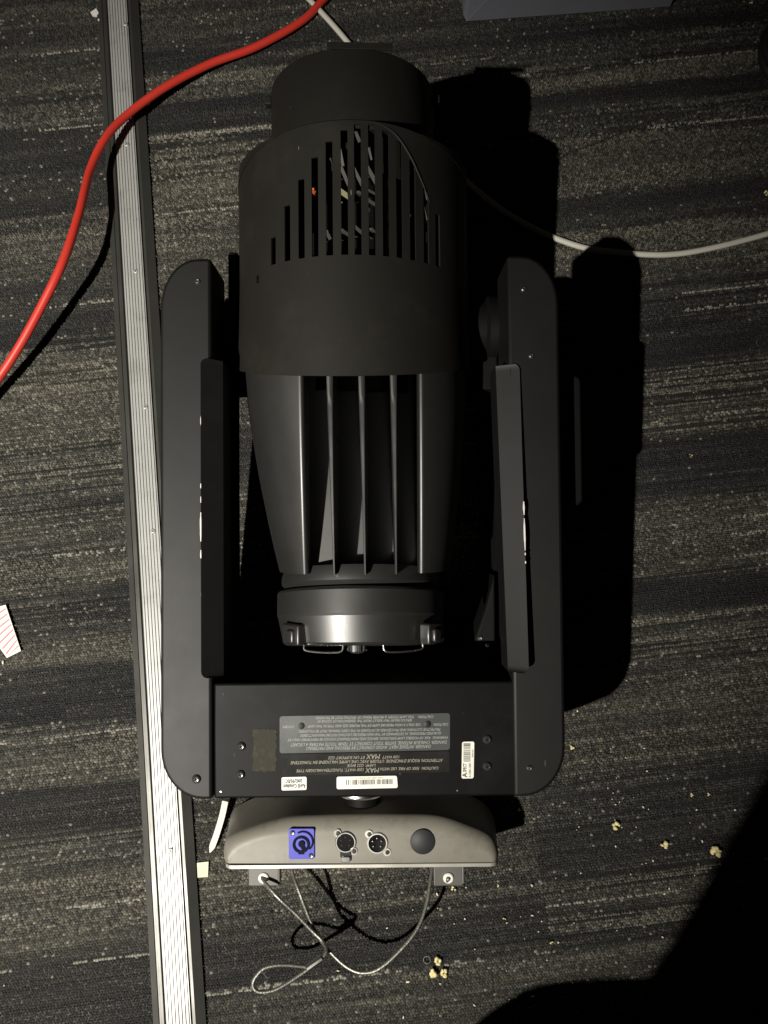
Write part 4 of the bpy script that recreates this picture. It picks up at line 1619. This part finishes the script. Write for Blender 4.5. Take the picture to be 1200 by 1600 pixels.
# printed paper scrap
ps = bpy.data.objects.new("paper_scrap", None)
COL.objects.link(ps)
c = W(10, 987, 0.0)
ps.location = c
tag(ps, "white paper strip with slanting pink stripes at the left edge", "paper scrap")
quad = [W(9, 945, 0.004), W(33, 1017, 0.003), W(11, 1028, 0.002), W(-40, 958, 0.002)]
bm = bmesh.new()
v0 = [bm.verts.new(p - c) for p in quad]
v1 = [bm.verts.new(p - c + Vector((0, 0, 0.0006))) for p in quad]
bm.faces.new(v1)
bm.faces.new(v0[::-1])
for i in range(4):
    bm.faces.new((v0[i], v0[(i + 1) % 4], v1[(i + 1) % 4], v1[i]))
from_bm("sheet", bm, M_paper, ps, False)
bm = bmesh.new()


def scrap_pt(a, b):
    p = (quad[0].lerp(quad[1], a)).lerp(quad[3].lerp(quad[2], a), b)
    return p - c + Vector((0, 0, 0.0010))


for k in range(9):
    a = -0.05 + k * 0.115
    pts = [scrap_pt(min(max(a + d, 0.02), 0.98), b) for d, b in ((0.0, 0.04), (0.028, 0.04), (0.028 + 0.16, 0.9), (0.16, 0.9))]
    bm.faces.new([bm.verts.new(p) for p in pts])
from_bm("print", bm, M_pink, ps, False)


def flat_scrap(name, pts, h, mat, label, cat, th=0.001):
    bm = bmesh.new()
    P = [W(x, y, h) for x, y in pts]
    v0 = [bm.verts.new(p) for p in P]
    v1 = [bm.verts.new(p + Vector((0, 0, th))) for p in P]
    bm.faces.new(v1)
    bm.faces.new(v0[::-1])
    n = len(P)
    for i in range(n):
        bm.faces.new((v0[i], v0[(i + 1) % n], v1[(i + 1) % n], v1[i]))
    return tag(from_bm(name, bm, mat, None, False), label, cat)


flat_scrap("sticker", [(308, 1348), (326, 1346), (325, 1370), (309, 1371)], 0.0012, M_sticker, "small pale yellow square sticker on the carpet beside the strip", "sticker")
flat_scrap("paper_chip", [(142, 21), (151, 15), (155, 22), (152, 27), (145, 26)], 0.003, M_paper, "rounded white paper chip left of the strip near the top edge", "paper chip", 0.003)
flat_scrap("paper_chip", [(150, -4), (156, -2), (162, 6), (157, 8)], 0.003, M_paper, "white paper sliver cut by the top edge left of the strip", "paper chip", 0.002)
flat_scrap("paper_chip", [(153, 31), (159, 30), (163, 34), (154, 34)], 0.003, M_paper, "thin white paper sliver just under the rounded chip left of the strip", "paper chip", 0.002)


def popcorn(px, py, size, seed, label, lobes=None):
    rnd = random.Random(seed)
    c = W(px, py, 0)
    bm = bmesh.new()
    n = lobes or rnd.randint(4, 6)
    for k in range(n):
        t = 2 * math.pi * (k + rnd.uniform(-.3, .3)) / n
        d = size * rnd.uniform(0.25, 0.55)
        r_ = size * rnd.uniform(0.26, 0.42)
        M = Matrix.Translation((d * math.cos(t), d * math.sin(t), r_ * rnd.uniform(0.75, 1.1))) @ Matrix.Diagonal((rnd.uniform(.8, 1.25), rnd.uniform(.7, 1.1), rnd.uniform(.7, 1.0), 1))
        r2 = bmesh.ops.create_icosphere(bm, subdivisions=2, radius=r_, matrix=M)
        for v in r2['verts']:
            q = mnoise.noise(v.co * (2.2 / size) + Vector((seed, k, 0)))
            v.co += (v.co - M.translation) * (0.45 * q)
    zmin_ = min(v.co.z for v in bm.verts)
    for v in bm.verts:
        v.co.z -= zmin_ - 0.0005
    o = from_bm("popcorn", bm, M_corn, None, True, 60)
    o.location = c
    return tag(o, label, "popcorn", "popcorn spilled on the carpet")


popcorn(962, 1289, 0.0085, 1, "popcorn piece highest of the three large pieces right of the base")
popcorn(1038, 1320, 0.0075, 2, "small compact popcorn piece between the two larger pieces at right")
popcorn(1117, 1328, 0.0120, 3, "largest popcorn piece, beside the big shadow at lower right", 5)
popcorn(683, 1499, 0.0085, 4, "upper popcorn piece of the cluster beneath the safety cable")
popcorn(676, 1519, 0.0090, 5, "lower left popcorn piece of the cluster beneath the safety cable")
popcorn(693, 1518, 0.0080, 6, "lower right popcorn piece of the cluster beneath the safety cable")
popcorn(811, 1265, 0.0050, 7, "tiny popcorn piece just right of the grey base under the yoke corner", 3)
popcorn(708, 1388, 0.0060, 8, "broken popcorn piece below the right mounting bracket", 3)
popcorn(1080, 1242, 0.0045, 9, "tiny popcorn crumb left of its twin above the largest piece", 3)
popcorn(1106, 1241, 0.0035, 10, "tiny popcorn crumb right of its twin above the largest piece", 3)
popcorn(893, 1168, 0.0050, 11, "small popcorn piece touching the right yoke corner", 3)
popcorn(1197, 303, 0.0065, 12, "popcorn piece cut by the right edge near the top", 4)
popcorn(1079, 711, 0.0040, 13, "single pale popcorn crumb on the carpet right of the yoke shadow", 2)
popcorn(788, 1434, 0.0035, 14, "yellowish popcorn crumb right of the safety cable", 2)
popcorn(862, 1472, 0.0040, 15, "tiny yellow popcorn crumb lowest at right of the cluster", 2)
popcorn(528, 1516, 0.0035, 16, "yellow crumb of popcorn beside the cable ferrule", 2)
popcorn(1172, 6, 0.0045, 17, "pale popcorn crumb at the top right corner", 2)

# little wire ring beside the popcorn cluster
bm = bmesh.new()
c = W(667, 1500, 0.003)
path = [c + Vector((0.0052 * math.cos(t), 0.0052 * math.sin(t), 0)) for t in [2 * math.pi * i / 24 for i in range(25)]]
add_tube(bm, path, 0.0006, 6, cap=False)
tag(from_bm("wire_ring", bm, M_steel), "tiny wire ring left of the popcorn cluster", "ring")

# fine crumbs and lint, past counting
random.seed(21)
bm = bmesh.new()
for k in range(125):
    if k < 60:
        px, py = random.gauss(960, 110), random.gauss(1270, 90)
    elif k < 90:
        px, py = random.uniform(560, 900), random.uniform(1380, 1590)
    else:
        px, py = random.uniform(-20, 1220), random.uniform(-20, 1620)
    if 255 < px < 900 and 50 < py < 1370:
        continue
    c = W(px, py, 0.0012)
    s_ = random.choice((0.0007, 0.0009, 0.0012, 0.0016)) * random.uniform(0.8, 1.2)
    M = Matrix.Translation(c) @ Matrix.Rotation(random.uniform(0, 6), 4, 'Z') @ Matrix.Diagonal((random.uniform(.8, 2.2), 1, 0.8, 1))
    bmesh.ops.create_icosphere(bm, subdivisions=1, radius=s_, matrix=M)
cr_ = from_bm("crumbs", bm, M_crumb, None, True, 60)
cr_["kind"] = "stuff"
cr_["label"] = "fine pale crumbs and lint strewn over the carpet"
cr_["category"] = "crumbs"

# ------------------------------------------------------------------ the photographer, standing just outside the frame
def skin_body(name, joints, edges, mat, parent=None, sub=2, root=0):
    me = bpy.data.meshes.new(name)
    me.from_pydata([j[0] for j in joints], edges, [])
    o = new_obj(name, me, mat, parent, False)
    sk = o.modifiers.new("skin", 'SKIN')
    sk.use_smooth_shade = True
    if not me.skin_vertices:
        me.attributes.new(name="skin", type='FLOAT', domain='POINT') if False else None
    bpy.context.view_layer.objects.active = o
    if not me.skin_vertices:
        bpy.ops.mesh.customdata_skin_add()
    for i, j in enumerate(joints):
        r_ = j[1] if isinstance(j[1], tuple) else (j[1], j[1])
        me.skin_vertices[0].data[i].radius = r_
        me.skin_vertices[0].data[i].use_root = (i == root)
    ss = o.modifiers.new("sub", 'SUBSURF')
    ss.levels = sub
    ss.render_levels = sub
    return o


PB = Vector((0.05, -0.80, 0.0))
PSHIFT = Vector((0.0, 0.0, 0.0))
person = bpy.data.objects.new("person", None)
COL.objects.link(person)
person.location = PB + PSHIFT
tag(person, "person in dark clothes bending forward whose shadow fills the lower right corner", "person")


def pp(x, y, z):
    return (x - PB.x, y - PB.y, z)


J = [(pp(.02, -.80, .87), (.15, .125)), (pp(-.01, -.73, .97), (.155, .12)), (pp(.0, -.61, 1.13), (.16, .12)), (pp(.0, -.52, 1.25), (.14, .10)), (pp(.0, -.46, 1.32), .06), (pp(.0, -.43, 1.37), .052),
     (pp(-.07, -.77, .80), .095), (pp(-.07, -.67, .50), .070), (pp(-.06, -.72, .28), .060), (pp(-.05, -.77, .09), .046),
     (pp(.12, -.77, .80), .095), (pp(.15, -.68, .50), .070), (pp(.155, -.73, .28), .060), (pp(.16, -.77, .09), .046),
     (pp(-.17, -.56, 1.22), .062), (pp(-.15, -.70, .96), .050), (pp(-.12, -.735, .80), .042), (pp(-.10, -.755, .70), .032),
     (pp(.17, -.54, 1.23), .062), (pp(.20, -.46, 1.02), .048), (pp(.10, -.32, 1.10), .036), (pp(.05, -.25, 1.14), .030)]
E = [(0, 1), (1, 2), (2, 3), (3, 4), (4, 5), (0, 6), (6, 7), (7, 8), (8, 9), (0, 10), (10, 11), (11, 12), (12, 13), (3, 14), (14, 15), (15, 16), (16, 17), (3, 18), (18, 19), (19, 20), (20, 21)]
skin_body("clothed_body", J, E, M_cloth, person)
for sx, fx in ((-1, -.06), (1, .16)):
    bm = bmesh.new()
    bmesh.ops.create_uvsphere(bm, u_segments=20, v_segments=12, radius=1.0)
    for v in bm.verts:
        v.co = Vector((v.co.x * 0.046, v.co.y * 0.135, max(v.co.z, -0.5) * (0.055 if v.co.y < 0.1 else 0.042)))
        v.co += Vector(pp(fx, -.725, 0.029))
    from_bm("shoe", bm, M_shoe, person)
hc = Vector(pp(.0, -.36, 1.45))
bm = bmesh.new()
bmesh.ops.create_uvsphere(bm, u_segments=28, v_segments=20, radius=1.0)
for v in bm.verts:
    c_ = v.co.copy()
    w_ = 0.075 - 0.014 * max(0, -c_.z)
    v.co = Vector((c_.x * w_, c_.y * 0.092, c_.z * 0.112))
    if c_.y > 0.75 and abs(c_.x) < 0.22 and -0.25 < c_.z < 0.05:
        v.co.y += 0.018
HRot = Matrix.Rotation(R(-48), 3, 'X')
for v in bm.verts:
    v.co = HRot @ v.co + hc
head = from_bm("head", bm, M_skin, person, True, 60)
bm = bmesh.new()
bmesh.ops.create_uvsphere(bm, u_segments=28, v_segments=20, radius=1.0)
bmesh.ops.delete(bm, geom=[f for f in bm.faces if f.calc_center_median().z < -0.35 or (f.calc_center_median().y > 0.35 and f.calc_center_median().z < 0.45)], context='FACES')
for v in bm.verts:
    v.co = HRot @ Vector((v.co.x * 0.081, v.co.y * 0.098 - 0.004, v.co.z * 0.118 + 0.003)) + hc
from_bm("hair", bm, M_hair, head)
for sx, wr, fw, sd in ((1, Vector(pp(-.10, -.755, .70)), Vector((.10, .02, -1)), Vector((0.3, -1, 0.1))), (-1, Vector(pp(.05, -.25, 1.14)), Vector((-.25, .85, .45)), Vector((1, .25, 0)))):
    fw.normalize()
    sd = (sd - fw * sd.dot(fw)).normalized()
    up_ = sd.cross(fw)

    def hp(a, b, c):
        return tuple(wr + sd * a + fw * b + up_ * c)

    Jh = [(hp(0, 0, 0), .024), (hp(0, .045, 0), (.034, .016)), (hp(0, .078, 0), (.036, .014))]
    Eh = [(0, 1), (1, 2)]
    for k in range(4):
        a0 = (k - 1.5) * .018
        ln = (.032, .040, .037, .028)[k]
        i0 = len(Jh)
        Jh += [(hp(a0, .092, 0), .0088), (hp(a0 * 1.05, .092 + ln, -.006), .0080), (hp(a0 * 1.0, .092 + ln * 1.6, -.022), .0070)]
        Eh += [(2, i0), (i0, i0 + 1), (i0 + 1, i0 + 2)]
    i0 = len(Jh)
    Jh += [(hp(sx * .038, .040, -.006), .0105), (hp(sx * .056, .068, -.012), .0090), (hp(sx * .060, .090, -.018), .0080)]
    Eh += [(1, i0), (i0, i0 + 1), (i0 + 1, i0 + 2)]
    skin_body("hand", Jh, Eh, M_skin, person)
